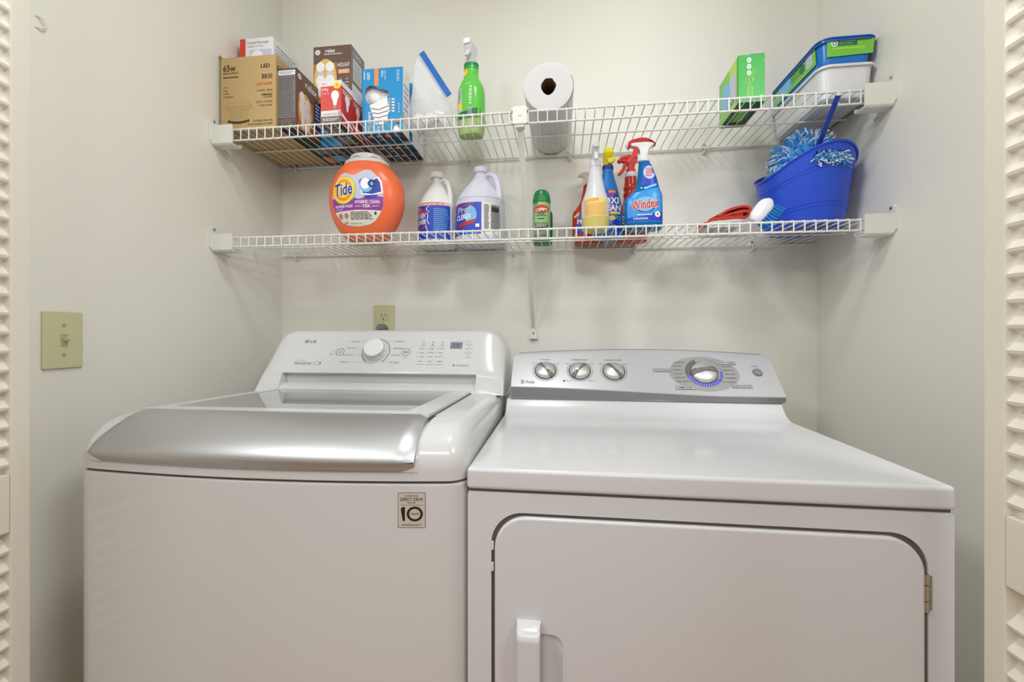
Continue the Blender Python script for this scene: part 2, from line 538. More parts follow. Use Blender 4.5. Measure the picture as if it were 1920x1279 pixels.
def hook():
    pts = [(0.000, 0, .000), (.006, 0, 0)] + [(.006 + .011 * math.sin(a), 0, -.011 + .011 * math.cos(a)) for a in [R(t) for t in range(20, 260, 20)]]
    o = MB().tube(pts, .0017, 'clip_white', 8).build('cup_hook')
    o.location = (XL - .0005, .697, 1.742); o.rotation_euler = (0, 0, R(48)); tag(o, 'small white cup hook screwed high into the left wall', 'hook')
hook()

# ------------------------------------------------------------------ wire shelves
YF = 1.120
def wire_shelf(zt, lip, lab):
    r = thing('wire_shelf', lab, 'shelf', ((XL + XR) / 2, YF, zt), group='white wire closet shelves')
    hw = (XR - XL) / 2 - .010; D = YB - .010 - YF
    for (y, z, rad) in ((0, -.0055, .0029), (0, -lip, .0029), (.147, -.0064, .0026), (D, -.0065, .0031)):
        MB().tube([(-hw, y, z), (hw, y, z)], rad, 'wire_white', 8).build('rail', r)
    m = MB(); n = int((2 * hw - .03) / .0254)
    for i in range(n):
        x = -hw + .0285 + i * .0254
        m.tube([(x, D + .003, -.0020), (x, .004, -.0020), (x, -.0025, -.0036), (x, -.0050, -.0075), (x, -.0050, -lip - .003)], .0017, 'wire_white', 6)
    m.build('wire_grid', r)
    return r
ZU, ZD = 1.7225, 1.4060
wire_shelf(ZU, .037, 'white wire shelf on the closet walls, the upper one holding bulb boxes and wipes')
wire_shelf(ZD, .031, 'white wire shelf on the closet walls, the lower one holding detergent and sprays')

def end_bracket(x, side, zt, lip, lab):
    """side +1: fixed to the left wall, body reaching to +x"""
    r = thing('end_bracket', lab, 'bracket', (x, YF - .006, zt), group='white end brackets of the wire shelves')
    m = MB()
    sx = lambda p: (p[0] * side, p[1], p[2])
    # channel holding the front of the shelf
    h0, h1 = -lip - .014, .006
    prof = [(-.006, h1), (-.006, h0 + .004), (-.002, h0), (.030, h0), (.034, h0 + .004), (.034, h0 + .012), (.030, h0 + .012), (.029, h0 + .004), (-.001, h0 + .004), (-.001, h1)]
    m.prism(prof, .004, .066, 'clip_white', .0008, ax='x', fn=sx)
    # flange against the wall with the screw ear
    fl = [(-.004, h0 + .002), (.060, h0 - .004), (.070, h0 + .03), (.030, h1 + .004), (.012, h1 + .020), (-.004, h1 + .022), (-.014, h1 + .012), (-.014, h0 + .012)]
    m.prism(fl, 0, .005, 'clip_white', .001, ax='x', fn=sx)
    m.build('bracket_body', r)
    s = MB(); s.lathe([(.0038, .005), (.0038, .0065), (.002, .0072)], 'steel', 12, fn=lambda p: (p[2] * side, p[0] + .000, p[1] + h1 + .013)); s.build('screw', r)
end_bracket(XL, 1, ZU, .037, 'white end bracket at the left end of the upper wire shelf')
end_bracket(XR, -1, ZU, .037, 'white end bracket at the right end of the upper wire shelf')
end_bracket(XL, 1, ZD, .031, 'white end bracket at the left end of the lower wire shelf')
end_bracket(XR, -1, ZD, .031, 'white end bracket at the right end of the lower wire shelf')

def strut():
    r = thing('shelf_brace', 'white diagonal brace from the upper wire shelf down to the wall between washer and dryer', 'brace', (-.112, YF, ZU))
    m = MB(); m.prism(rrect(-.019, -.043, .019, .004, .003, 3), -.0135, -.0085, 'clip_white', .001)
    for sx in (-1, 1):
        for zz in (-.003, -.037): m.box(sx * .019 - .004, -.011, zz - .003, sx * .019 + .004, 0.002, zz + .003, 'clip_white', .001)
    m.box(-.012, -.010, -.050, .012, .010, -.040, 'clip_white', .0015)
    m.build('shelf_clamp', r)
    s = MB(); s.lathe([(.0036, -.0136), (.0036, -.0150), (.002, -.0156)], 'steel', 12, (0, -.019), ax='y'); s.build('screw', r)
    a = Vector((0, -.003, -.043)); b = Vector((.016, YB - YF - .010, -.597)); d = (b - a).normalized(); sd = Vector((1, 0, 0)); up = d.cross(sd).normalized()
    m = MB(); rs = []
    for t, ww in ((0, .0085), (.04, .0085), (.94, .0065), (1, .0055)):
        p = a + (b - a) * t; q = []
        for k in range(13):   # channel section open to the back
            an = math.pi * k / 12; q.append(p + sd * (ww * math.cos(an)) + up * (-.006 * math.sin(an)))
        for k in range(13):
            an = math.pi * (12 - k) / 12; q.append(p + sd * ((ww - .0016) * math.cos(an)) + up * (-.0045 * math.sin(an)))
        rs.append(q)
    m.rings(rs, 'clip_white'); m.build('brace_arm', r)
    m = MB(); c = (b.x, b.z - .008)
    m.prism([(c[0] - .013, c[1] - .016), (c[0] + .013, c[1] - .016), (c[0] + .013, c[1] - .004), (c[0] + .007, c[1] + .020), (c[0] - .007, c[1] + .020), (c[0] - .013, c[1] - .004)], YB - YF - .014, YB - YF, 'clip_white', .0015)
    m.build('wall_foot', r)
    s = MB(); s.lathe([(.0032, YB - YF - .014), (.0032, YB - YF - .0155)], 'cord_grey', 12, (c[0], c[1] + .004), ax='y'); s.build('screw', r)
strut()

def wall_clip_mesh():
    m = MB()
    m.box(-.006, -.006, -.022, .006, 0, .012, 'clip_white', .0015)
    m.tube([(0, -.004, -.014), (0, -.012, -.016), (0, -.017, -.009), (0, -.015, -.003)], .0035, 'clip_white', 8)
    m.lathe([(.003, -.006), (.003, -.0075)], 'steel', 10, (0, .007), ax='y')
    return m
clip0 = None
ORD = ('first', 'second', 'third', 'fourth', 'fifth')
for (xs, zt, nm) in (((-.955, -.325, .025, .455, .700), ZU, 'upper'), ((-.955, -.62, -.165, .235, .60), ZD, 'lower')):
    for x in xs:
        if clip0 is None:
            o = clip0 = wall_clip_mesh().build('wall_clip')
        else:
            o = clip0.copy(); C.objects.link(o)
        o.location = (x, YB, zt - .002)
        tag(o, f'small white wall clip under the {nm} wire shelf, {ORD[xs.index(x)]} from the left', 'clip', f'wall clips behind the {nm} wire shelf')

# ------------------------------------------------------------------ washing machine
HW = .343
def wfront(x):
    """front outline of the cabinet: slightly bowed with rounded corners"""
    y = -.022 * (1 - (x / HW) ** 2)
    e = abs(x) - (HW - .030)
    if e > 0: y += .030 - math.sqrt(max(0, .030 ** 2 - min(e, .030) ** 2))
    return y
def xcols(n=22):
    xs = [-HW + .030 * (1 - math.cos(R(a))) for a in (0, 12, 25, 38, 52, 66, 80)]
    mid = [-HW + .032 + (2 * HW - .064) * i / n for i in range(n + 1)]
    return xs + mid + [-x for x in xs[::-1]]
def washer():
    r = thing('washing_machine', 'white top-loading washing machine with silver lid handle, left of the dryer', 'washing machine', (-.492, .633, 0), 1.0)
    XC = sorted(xcols() + [-.3085, -.3070, .2680, .2695])
    # cabinet
    out = [(x, wfront(x)) for x in XC] + [(HW, .66), (-HW, .66)]
    def inset(p, d):
        x, y = p; return (x * (1 - d / HW), y + d if y < .3 else y - d)
    m = MB(); m.rings([[(*inset(p, d), z) for p in out] for d, z in ((.004, .03), (0, .035), (0, .8865), (.0012, .8888), (.004, .8895))], 'appliance_white')
    m.build('cabinet', r)
    m = MB(); m.rings([[(*inset(p, .006), z) for p in out] for z in (.886, .898)], 'seam_grey'); m.build('seam', r)
    for x in (-.28, .28):
        for y in (.06, .60): MB().lathe([(.02, 0), (.02, .012), (.012, .014), (.012, .034)], 'seam_grey', 16, (x, y)).build('foot', r)
    # top cover as a height field
    def ztop(x, s):
        y = s
        if s < .080:
            t = 1 - max(s, 0) / .080; z = .914 + .062 * math.sqrt(max(0, 1 - t * t))
        else: z = .976 - .012 * (s - .080) / .36
        if -.3078 < x < .2688 and s < .11: z -= .007 * min(1, (.11 - s) / .01)
        e = HW - abs(x)
        rr = .034
        if e < rr: z = .893 + (z - .893) * (1 - .42 * (1 - math.sqrt(max(0, 1 - (1 - e / rr) ** 2))))
        return z
    S = [0, .0008, .003, .006, .011, .018, .027, .038, .050, .065, .080, .100, .111, .14, .2, .3, .44, .55, .66]
    rings = []
    cols = []
    for x in XC:
        y0 = wfront(x); col = [(x, y0 + .003, .8925), (x, y0, .8945), (x, y0, .908)]
        for s in S:
            yy = y0 * max(0, 1 - s / .5) + s if s < .5 else s
            col.append((x, min(yy, .66), ztop(x, s)))
        col.append((x, .66, .8925)); cols.append(col)
    e0 = [(-HW, p[1], .8925) for p in cols[0]]; e1 = [(HW, p[1], .8925) for p in cols[-1]]
    m = MB(); m.rings([e0] + cols + [e1], 'appliance_white', False, False, closed=False); m.build('top_cover', r, sharp=40)
    # lid: white frame, glass pane, silver handle
    LX0, LX1 = -.292, .262
    def cover(x, y): return .976 - .012 * (y - .080) / .36
    plane = lambda p: (p[0], p[1], cover(p[0], p[1]) + p[2])
    m = MB()
    o2 = [(LX0, .435), (LX1, .435), (LX1, .072), (LX0, .072)]
    i2 = rrect(-.262, .105, .214, .425, .006, 3)
    m.holed(o2, [i2], -.0015, .0065, 'appliance_white', fn=lambda p: plane((p[0], p[2], p[1])))
    m.build('lid_frame', r, 'white lid frame')
    m = MB(); m.prism(rrect(-.262, .105, .214, .425, .006, 3), .0005, .0055, 'lid_glass', fn=plane, ax='z'); m.build('lid_glass', r, 'glossy glass lid pane')
    m = MB(); m.box(LX0 - .003, .070, -.002, LX1 + .003, .438, .0008, 'seam_grey', fn=plane); m.build('lid_gasket', r)
    # handle profile: (distance back from the front face, z)
    hp = crom([(.100, .9815), (.082, .9825), (.060, .9785), (.036, .9690), (.014, .9560), (-.003, .9410), (-.011, .9285), (-.0095, .9200), (-.003, .9125), (.001, .9070), (.002, .9040)], 3)
    cs = []
    NX = 40
    for i in range(NX + 1):
        t = i / NX
        col = []
        for k, (s, z) in enumerate(hp):
            q = k / (len(hp) - 1)
            a0 = LX0 + .002 - .014 * min(1, q * 2); a1 = LX1 - .002 + .004 * min(1, q * 2)
            if q > .55: dd = .024 * (1 - math.sqrt(max(0, 1 - ((q - .55) / .45) ** 2))); a0 += dd; a1 -= dd
            x = a0 + (a1 - a0) * (t if 0 < t < 1 else t)
            edge = min(t, 1 - t) * (a1 - a0)
            dr = .005 * (1 - math.sqrt(max(0, 1 - (1 - min(edge, .008) / .008) ** 2)))
            col.append((x, wfront(max(-.30, min(.30, x))) + s + (dr if q > .25 else 0), z - (dr if q <= .6 else 0)))
        cs.append(col)
    base = lambda col: [(p[0], p[1] + .012, p[2] - .010) for p in col]
    m = MB(); m.rings([base(cs[0])] + cs + [base(cs[-1])], 'silver', False, False, closed=False); m.build('lid_handle', r, 'brushed silver curved lid handle', sharp=50)
    # console
    SL, PK = (.445, .964), (.468, .985)
    prof_in = [(.440, .9600), (.446, .9720), (.458, .9800), (.474, .9830), (.4785, .9860), (.4785, 1.0060), (.474, 1.0100), (.462, 1.0120), (.463, 1.0160)]
    face = [(.463 + .068 * t, 1.016 + .106 * t) for t in (.1, .25, .5, .75, .93)]
    prof_out = [(.440, .9600), (.442, .9660), (.445, .9740), (.449, .9830), (.451, .9880), (.456, .9980), (.4585, 1.0030), (.4605, 1.0080), (.463, 1.0160)]
    top = [(.5310, 1.1240), (.5400, 1.1290), (.5550, 1.1310), (.62, 1.1310), (.640, 1.125), (.645, 1.10), (.645, .960)]
    def kz(x):
        e = HW + .004 - abs(x); rr = .062
        if e >= rr: return 1.0
        return 1 - .44 * (1 - math.sqrt(max(0, 1 - (1 - e / rr) ** 2)))
    xs = [-HW - .004 + .062 * (1 - math.cos(R(a))) for a in (0, 10, 20, 32, 45, 60, 75, 90)]
    cols = []
    flat_l, flat_r = -.280, .272
    seq = [(x, prof_out) for x in xs] + [(flat_l, prof_out), (flat_l + .002, prof_in)] + [(flat_l + .002 + (flat_r - flat_l - .004) * i / 8, prof_in) for i in range(1, 9)] + [(flat_r, prof_out)] + [(-x, prof_out) for x in xs[::-1]]
    for x, p in seq:
        k = kz(x); cols.append([(x, y, .960 + (z - .960) * k) for y, z in p + face + top])
    m = MB(); m.rings(cols, 'appliance_white', True, True, closed=False); m.build('console', r, sharp=32)
    # printing and controls on the console face
    P0 = Vector((0, .463, 1.016)); dv = Vector((0, .068, .106)).normalized(); nn = Vector((0, -dv.z, dv.y))
    fn = lambda u, v, h: tuple(Vector((u, 0, 0)) + P0 + dv * (v - .004) + nn * (h + .0001))
    m = MB(); D = Decal(m, fn)
    # brand mark
    D.ell(-.240, .101, .0062, .0058, 'ink_grey'); D.ell(-.2402, .101, .0042, .0040, 'appliance_white', 1, inner=.75, a0=60, a1=360); D.rect(-.2412, .0985, -.2402, .1040, 'appliance_white', 2)
    D.text('LG', -.229, .0965, -.2105, .1055, 'ink_grey', 1, .02)
    m.build('brand_print', r, 'grey brand lettering'); m = MB(); D = Decal(m, fn)
    D.text('Inverter', -.250, .037, -.226, .041, 'ink_light', 1)
    D.text('DirectDrive', -.253, .025, -.203, .034, 'ink_grey', 1)
    D.ell(-.186, .030, .012, .0055, 'ink_light', 1, inner=.86); D.text('10', -.180, .026, -.174, .034, 'ink_grey', 1, .02)
    m.build('motor_print', r, 'small grey motor lettering'); m = MB(); D = Decal(m, fn)
    # ring and cycle names
    D.ell(-.022, .068, .0405, .0415, 'ink_grey', 1, 60, .955, -55, 235)
    L = ['Normal', 'Heavy Duty', 'Deep Wash', 'Waterproof']; Rr = ['Bedding', 'Delicates', 'Speed Wash', 'Tub Clean']
    for i in range(4):
        v = .102 - .0225 * i; w_ = .018 + .001 * len(L[i])
        D.text(L[i], -.080 - w_ - .004 * i, v - .003, -.080 - .004 * i, v + .002, 'ink_grey', 1)
        D.rect(-.076 - .004 * i, v, -.062, v + .0005, 'ink_light', 1)
        D.text(Rr[i], .023 + .002 * (3 - i), v - .003, .023 + w_ + .002 * (3 - i), v + .002, 'ink_grey', 1)
        D.rect(.005, v, .018 + .002 * (3 - i), v + .0005, 'ink_light', 1)
    D.text('Power', -.158, .058, -.146, .061, 'ink_grey', 1); D.ell(-.150, .070, .003, .003, 'ink_light', 1, inner=.7)
    for cu, ch in ((-.128, 'O'), (.066, '')):
        D.ell(cu, .067, .0125, .0120, 'ink_grey', 1, 32, .9)
    D.ell(-.128, .067, .0045, .0045, 'ink_grey', 2, inner=.8)
    D.poly([(.061, .063), (.061, .071), (.067, .067)], 'ink_grey', 2); D.rect(.0685, .063, .0697, .071, 'ink_grey', 2); D.rect(.0710, .063, .0722, .071, 'ink_grey', 2)
    D.text('Start/Pause', .058, .049, .074, .0515, 'ink_grey', 1)
    m.build('cycle_print', r, 'grey cycle names around the dial'); m = MB(); D = Decal(m, fn)
    # option columns
    for c, u in enumerate((.112, .139, .166)):
        D.poly([(u - .0025, .0985), (u + .0025, .0985), (u, .1015)], 'ink_dark', 1); D.rect(u - .002, .0915, u + .002, .0930, 'ink_dark', 1)
        D.rect(u - .008, .0865, u + .008, .0878, 'ink_light', 1)
        for q in range(3):
            v = .078 - .0125 * q
            D.ell(u - .010 - .001 * q, v, .0012, .0012, 'ink_dark', 1, 10); D.text(['Hot', 'High', 'Heavy', 'Warm', 'Med', 'Norm', 'Cold', 'Low', 'Light'][q * 3 + c], u - .006, v - .002, u + .006, v + .002, 'ink_grey', 1)
        D.text(['Temp.', 'Spin', 'Soil'][c], u - .006, .036, u + .006, .040, 'ink_dark', 1); D.rect(u - .011, .028, u + .011, .029, 'ink_light', 1)
    for c in range(2): D.ell(.1255 + .027 * c, .0965, .0008, .0008, 'ink_grey', 1, 8)
    m.build('option_print', r, 'grey option lettering'); m = MB(); D = Decal(m, fn)
    D.rect(.190, .079, .224, .100, 'ink_grey', 1); D.rect(.1915, .0805, .2225, .0985, 'lcd', 2); D.text('0:00', .197, .084, .217, .095, 'ink_dark', 3)
    m.build('display', r, 'small blue-grey display'); m = MB(); D = Decal(m, fn)
    D.text('Extra Rinse  Delay Wash', .206, .1025, .250, .1045, 'ink_light', 1)
    for q, v in enumerate((.099, .085, .071, .057)):
        D.ell(.243, v, .0013, .0013, 'ink_dark', 1, 10); D.rect(.232, v - .007, .254, v - .0055, 'ink_light', 1)
    m.build('option_print', r, 'grey option lettering'); m = MB(); D = Decal(m, fn)
    D.text('TurboDrum', .213, .024, .250, .029, 'ink_grey', 1, shear=.2); D.ell(.207, .0265, .0028, .0028, 'ink_grey', 1, 14)
    m.build('drum_print', r, 'small grey drum lettering')
    M = Matrix.Translation(Vector(fn(-.022, .070, 0))) @ Matrix(((1, 0, 0, 0), (0, dv.y, nn.y, 0), (0, dv.z, nn.z, 0), (0, 0, 0, 1)))
    m = MB(); m.lathe([(.0325, 0), (.0318, .004), (.0300, .006), (.0292, .018), (.0282, .022), (.0262, .0235), (.024, .0240)], 'knob_white', 48, fn=lambda p: tuple(M @ Vector(p)))
    m.build('dial', r, 'round white cycle dial')
    m = MB(); m.lathe([(.0292, .0165), (.0298, .0180), (.0292, .0195)], 'chrome', 48, fn=lambda p: tuple(M @ Vector(p)), cap0=False, cap1=False); m.build('dial_ring', r, 'chrome dial ring')
    # warranty sticker on the front
    m = MB(); D = Decal(m, lambda u, v, h: (u, wfront(u) - h, v), L=.012)
    u0, u1, v0, v1 = .238, .281, .822, .877
    D.rect(u0, v0, u1, v1, 'ink_dark', 0); D.rect(u0 + .0007, v0 + .0007, u1 - .0007, v1 - .0007, 'label_sticker', 1)
    D.text('INVERTER', u0 + .011, .8705, u1 - .011, .8730, 'ink_dark', 2); D.text('DIRECT DRIVE', u0 + .004, .8640, u1 - .004, .8690, 'ink_dark', 2, .01); D.text('MOTOR', u0 + .015, .8600, u1 - .015, .8625, 'ink_dark', 2)
    D.rect(u0 + .003, .8575, u1 - .003, .8579, 'ink_dark', 2)
    D.poly([(u0 + .0078, .833), (u0 + .0112, .833), (u0 + .0112, .8548), (u0 + .0082, .8548), (u0 + .0050, .8525), (u0 + .0050, .8495), (u0 + .0078, .8512)], 'black_print', 2)
    D.ell(u0 + .0265, .8438, .0125, .0115, 'black_print', 2, 32, .70); D.text('YEAR', u0 + .020, .8423, u0 + .033, .8455, 'black_print', 2)
    D.text('WARRANTY', u0 + .006, .8252, u1 - .006, .8282, 'ink_dark', 2)
    m.build('warranty_sticker', r, 'grey sticker reading 10 year warranty')
    m = MB(); D = Decal(m, lambda u, v, h: (HW + h, u, v)); D.rect(.06, .80, .125, .872, 'blue_dark'); D.rect(.063, .85, .122, .868, 'ink_light', 1); D.lines(.066, .805, .12, .845, 8, 'ink_light', 1)
    m.build('side_sticker', r, 'dark sticker on the side')
mat('label_sticker', (196, 188, 176), 0.5)
washer()

# ------------------------------------------------------------------ dryer
def dryer():
    r = thing('clothes_dryer', 'white front-loading clothes dryer with silver control console, right of the washer', 'dryer', (.195, .646, 0))
    h = .343
    m = MB(); m.box(-h, .004, .02, h, .66, .876, 'dryer_white', .003)
    m.build('cabinet', r)
    # front panel with the door opening
    DX0, DX1, DZ0, DZ1 = -.2995, .3045, .200, .8405
    g = .0055
    m = MB(); m.holed(rrect(-h + .0005, .03, h - .0005, .876, .004, 3), [rrect(DX0 - g, DZ0 - g, DX1 + g, DZ1 + g, .050, 14)[::-1]], .0, .0055, 'dryer_white'); m.build('front_panel', r)
    m = MB(); m.box(-h + .004, .0030, .04, h - .004, .0038, .87, 'seam_grey')
    m.box(-h + .003, .003, .8745, h - .003, .65, .8815, 'seam_grey'); m.build('seam', r)
    # lid
    m = MB(); m.box(-h - .001, -.003, .880, h + .001, .64, .914, 'dryer_white', .0065, 4)
    m.build('top_panel', r)
    # raised rear of the top, carrying the console
    pr = [(.395, .9135), (.410, .9150), (.425, .9200), (.437, .9290), (.446, .9400), (.453, .9500), (.60, .9500), (.64, .9300), (.64, .9135)]
    m = MB(); xs = [-h + .001, -h + .003, h - .003, h - .001]
    m.prism(pr, -h + .002, h - .002, 'dryer_white', .003, ax='x'); m.build('rear_ledge', r)
    # door
    zr0, zr1, hx0, hx1 = .42, .664, -.2270, -.1940
    m = MB()
    m.holed(rrect(DX0 + .004, DZ0 + .004, DX1 - .004, DZ1 - .004, .046, 14), [rrect(hx0, zr0, hx1, zr1, [.002, .014, .018, .002], 8)[::-1]], -.0035, .006, 'dryer_white')
    # rounded door edge
    o0 = rrect(DX0 + .004, DZ0 + .004, DX1 - .004, DZ1 - .004, .046, 14); o1 = rrect(DX0, DZ0, DX1, DZ1, .050, 14)
    ed = []
    for t in (0, 20, 40, 60, 90):
        a = R(t); ed.append([(p[0] + (q[0] - p[0]) * math.sin(a), -.0035 + .0035 * (1 - math.cos(a)), p[1] + (q[1] - p[1]) * math.sin(a)) for p, q in zip(o0, o1)])
    ed.append([(q[0], .005, q[1]) for q in o1])
    m.rings(ed, 'dryer_white', False, False)
    # scooped hand recess
    sc = []
    A = rrect(hx0, zr0, hx1, zr1, [.002, .014, .018, .002], 8); cx, cz = (hx0 - .004), (zr0 + zr1) / 2
    for t in (0, .15, .35, .6, .85, 1):
        k = 1 - .55 * t ** 1.5; d = .0060 * math.sin(t * math.pi / 2)
        sc.append([(hx0 + (p[0] - hx0) * k, -.0035 + d, cz + (p[1] - cz) * (1 - .06 * t)) for p in A])
    m.rings(sc, 'dryer_white', False, True)
    m.build('door', r, sharp=40)
    dr = [o for o in r.children if o.name.startswith('door')][0] if False else None
    # handle bar
    m = MB(); rs = []
    prof = []
    for t in (0, 10, 25, 40, 60, 80, 90):
        a = R(t); prof.append((1 - math.cos(a), math.sin(a)))
    X0, X1 = -.2640, -.2275
    zt = .684
    bars = []
    for k in range(9):
        a = R(90 * k / 8); z = zt - .016 + .016 * math.sin(a) if False else zt - .018 * (1 - math.sin(a)); d = -.0035 - .026 * math.cos(a) if k < 8 else -.0035
        bars.append((z, d))
    bars = [(.40, -.0295)] + bars
    for z, d in bars:
        rs.append([(X0, -.003, z), (X0, d + .008, z), (X0 + .002, d + .003, z), (X0 + .008, d, z), (X1 - .005, d, z), (X1 - .001, d + .002, z), (X1, d + .006, z), (X1, -.003, z)])
    rs = [[(x, min(y, -.003), z) for x, y, z in q] for q in rs]
    m.rings(rs, 'dryer_white'); m.build('door_handle', r, 'raised white door handle', sharp=45)
    # hinge and catches
    m = MB()
    for k, (a, b) in enumerate(((.739, .754), (.755, .776), (.777, .791))): m.lathe([(.0035, a), (.0035, b)], 'steel', 14, (DX1 + .0015, -.0015))
    m.box(DX1 + .0035, -.0012, .741, DX1 + .0095, .0002, .789, 'steel', .0004); m.build('hinge', r, 'steel door hinge')
    for z in (.793, .760):
        MB().box(DX0 - .0055, -.0008, z - .007, DX0 - .0015, .002, z + .007, 'dryer_white', .001).build('door_catch', r)
    for x in (-.28, .28):
        for y in (.06, .60): MB().lathe([(.018, 0), (.018, .01), (.01, .012), (.01, .024)], 'seam_grey', 16, (x, y)).build('foot', r)
    # console (x from -.327 to .347 local, arched top)
    CX0, CX1 = -.3305, .3475
    dv = Vector((0, .085, .091)).normalized(); nn = Vector((0, -dv.z, dv.y)); P0 = Vector((0, .454, .975))
    def vtop(x):
        t = (x - CX0) / (CX1 - CX0); return .1235 + .017 * math.sin(math.pi * t) ** 0.9
    def vcre(x):
        t = (x - CX0) / (CX1 - CX0); s = t * t * (3 - 2 * t); return .0075 - .019 * min(1, s * 1.15)
    cols = []; N = 44
    xs = [CX0 + .016 * (1 - math.cos(R(a))) for a in (0, 15, 30, 50, 70, 90)]
    mid = [CX0 + .017 + (CX1 - CX0 - .034) * i / N for i in range(N + 1)]
    xs = xs + mid + [CX0 + CX1 - x for x in xs[::-1]]
    for x in xs:
        e = min(x - CX0, CX1 - x); rr = .016
        dd = rr * (1 - math.sqrt(max(0, 1 - (1 - min(e, rr) / rr) ** 2)))
        vt = vtop(x) - dd; vc = vcre(x); P = lambda v, hh=0: tuple(Vector((x, 0, 0)) + P0 + dv * v + nn * hh)
        slant = .008 * max(0, 1 - (CX1 - x) / .03)
        c = [(x - slant, .450, .9505), (x, P(vc)[1] + .006 - .004, .9540), P(vc - .0025, -.0045), P(vc - .0005, -.0012), P(vc + .0015, 0)]
        c += [P(vc + (vt - vc) * t) for t in (.1, .3, .5, .7, .9)] + [P(vt - .003, 0), P(vt - .0008, -.001), P(vt, -.0035)]
        zt_ = P(vt, -.0035)[2]
        c += [(x, .575, zt_ - .002), (x, .600, zt_ - .02), (x, .605, .9505)]
        cols.append(c)
    m = MB(); m.rings(cols, 'silver_paint', True, True, closed=False); m.build('console', r, 'silver control console', sharp=28)
    m = MB(); m.rings([[(p[0], p[1] - .0005, p[2] - .0001) for p in c[:4]] for c in cols[1:-1]], 'silver_shaded', False, False, closed=False); m.build('lower_shade_band', r, 'band under the console face, silver darkened with painted shade')  # recessed underside of the console, its shading painted as darker silver
    # dark trim line on the top edge
    m = MB(); m.tube([tuple(Vector((x, 0, 0)) + P0 + dv * (vtop(x) + .0002) + nn * -.0012) for x in mid], .0011, 'silver_dark', 6); m.build('trim_line', r)
    fn = lambda u, v, hh: tuple(Vector((u - .195, 0, 0)) + P0 + dv * v + nn * (hh + .0001))   # u in closet x
    m = MB(); D = Decal(m, fn)
    D.ell(-.105, .0235, .0048, .0060, 'ink_dark', 1, 20, .82); D.text('GE', -.1078, .0210, -.1022, .0260, 'ink_dark', 1); D.text('Profile', -.096, .0185, -.0735, .0280, 'ink_dark', 1, shear=.25)
    m.build('brand_print', r, 'dark brand lettering')
    for (u, t, a, b) in ((-.045, 'SIGNAL', 'LOW', 'HIGH'), (.047, 'TEMPERATURE', 'MED', 'LOW'), (.137, 'WRINKLE CARE', 'OFF', 'ON')):
        m = MB(); D = Decal(m, fn)
        ww = .0017 * len(t) + .003
        D.text(t, u - ww, .0985, u + ww, .1025, 'ink_dark', 1)
        D.ell(u, .0625, .0345, .0345, 'ink_grey', 1, 48, .965, 130, 410)
        D.ell(u, .0625, .0300, .0300, 'ink_grey', 1, 48, .97)
        D.text(a, u - .038, .0860, u - .029, .0890, 'ink_dark', 1); D.text(b, u + .029, .0860, u + .038, .0890, 'ink_dark', 1)
        if 'TEMP' in t:
            D.text('EXTRA LOW', u - .040, .0275, u - .020, .0305, 'ink_dark', 1); D.text('HIGH', u + .022, .0280, u + .034, .0310, 'ink_dark', 1); D.ell(u - .042, .0290, .0022, .003, 'ink_dark', 1, 10)
        m.build('knob_print', r, 'dark lettering around a knob')
    m = MB(); D = Decal(m, fn)
    D.ell(.3660, .0590, .0860, .0560, 'silver_oval', 1, 64)
    cu, cv = .366, .0610
    D.ell(cu, cv, .0465, .0455, 'ink_grey', 2, 48, .975, 100, 440)
    for k in range(26):
        a = 112 + k * 8.3
        mt = 'led_blue' if k > 9 else 'ink_dark'
        D.ell(cu, cv, .0455, .0440, mt, 3, 3, .80, a, a + 4.5)
    for k in range(7):
        a = 325 + k * 6; D.ell(cu, cv, .0455, .0440, 'led_blue', 3, 3, .86, a, a + 3)
    for sd in (-1, 1):
        for k in range(6):
            v = .094 - k * .0125; wd = .020 * math.sqrt(max(.1, 1 - ((v - .06) / .056) ** 2))
            if sd < 0: D.text(['NORMAL', 'MORE DRY', 'DRY', 'LESS DRY', 'DAMP', '60 MIN'][k], cu - .055 - wd, v - .0016, cu - .050 + (.01 if k in (0, 5) else 0), v + .0016, 'ink_dark', 3)
            else: D.text(['MIXED LOADS', 'MORE DRY', 'DRY', 'LESS DRY', 'DAMP', 'COOL'][k], cu + .050 - (.01 if k in (0, 5) else 0), v - .0016, cu + .055 + wd, v + .0016, 'ink_dark', 3)
    for (t, u, v, ww) in (('COTTONS', .262, .0680, .023), ('EASY CARE', .428, .0935, .024), ('DELICATES', .449, .0190, .024), ('TIME DRY', .311, .0120, .023)):
        D.rect(u - ww, v - .0055, u + ww, v + .0055, 'ink_dark', 3); D.rect(u - ww + .0006, v - .0049, u + ww - .0006, v + .0049, 'silver_paint', 4)
        D.text(t, u - ww + .003, v - .0028, u + ww - .003, v + .0028, 'ink_dark', 5, .01)
    m.build('selector_print', r, 'grey oval with cycle names and blue light marks'); m = MB(); D = Decal(m, fn)
    D.text('START', .489, .0815, .506, .0850, 'ink_dark', 1)
    D.ell(.4985, .0635, .0125, .0125, 'silver_dark', 1, 32, .85)
    m.build('start_print', r)
    F = lambda u, v: Matrix.Translation(Vector(fn(u, v, 0))) @ Matrix(((1, 0, 0, 0), (0, dv.y, nn.y, 0), (0, dv.z, nn.z, 0), (0, 0, 0, 1)))
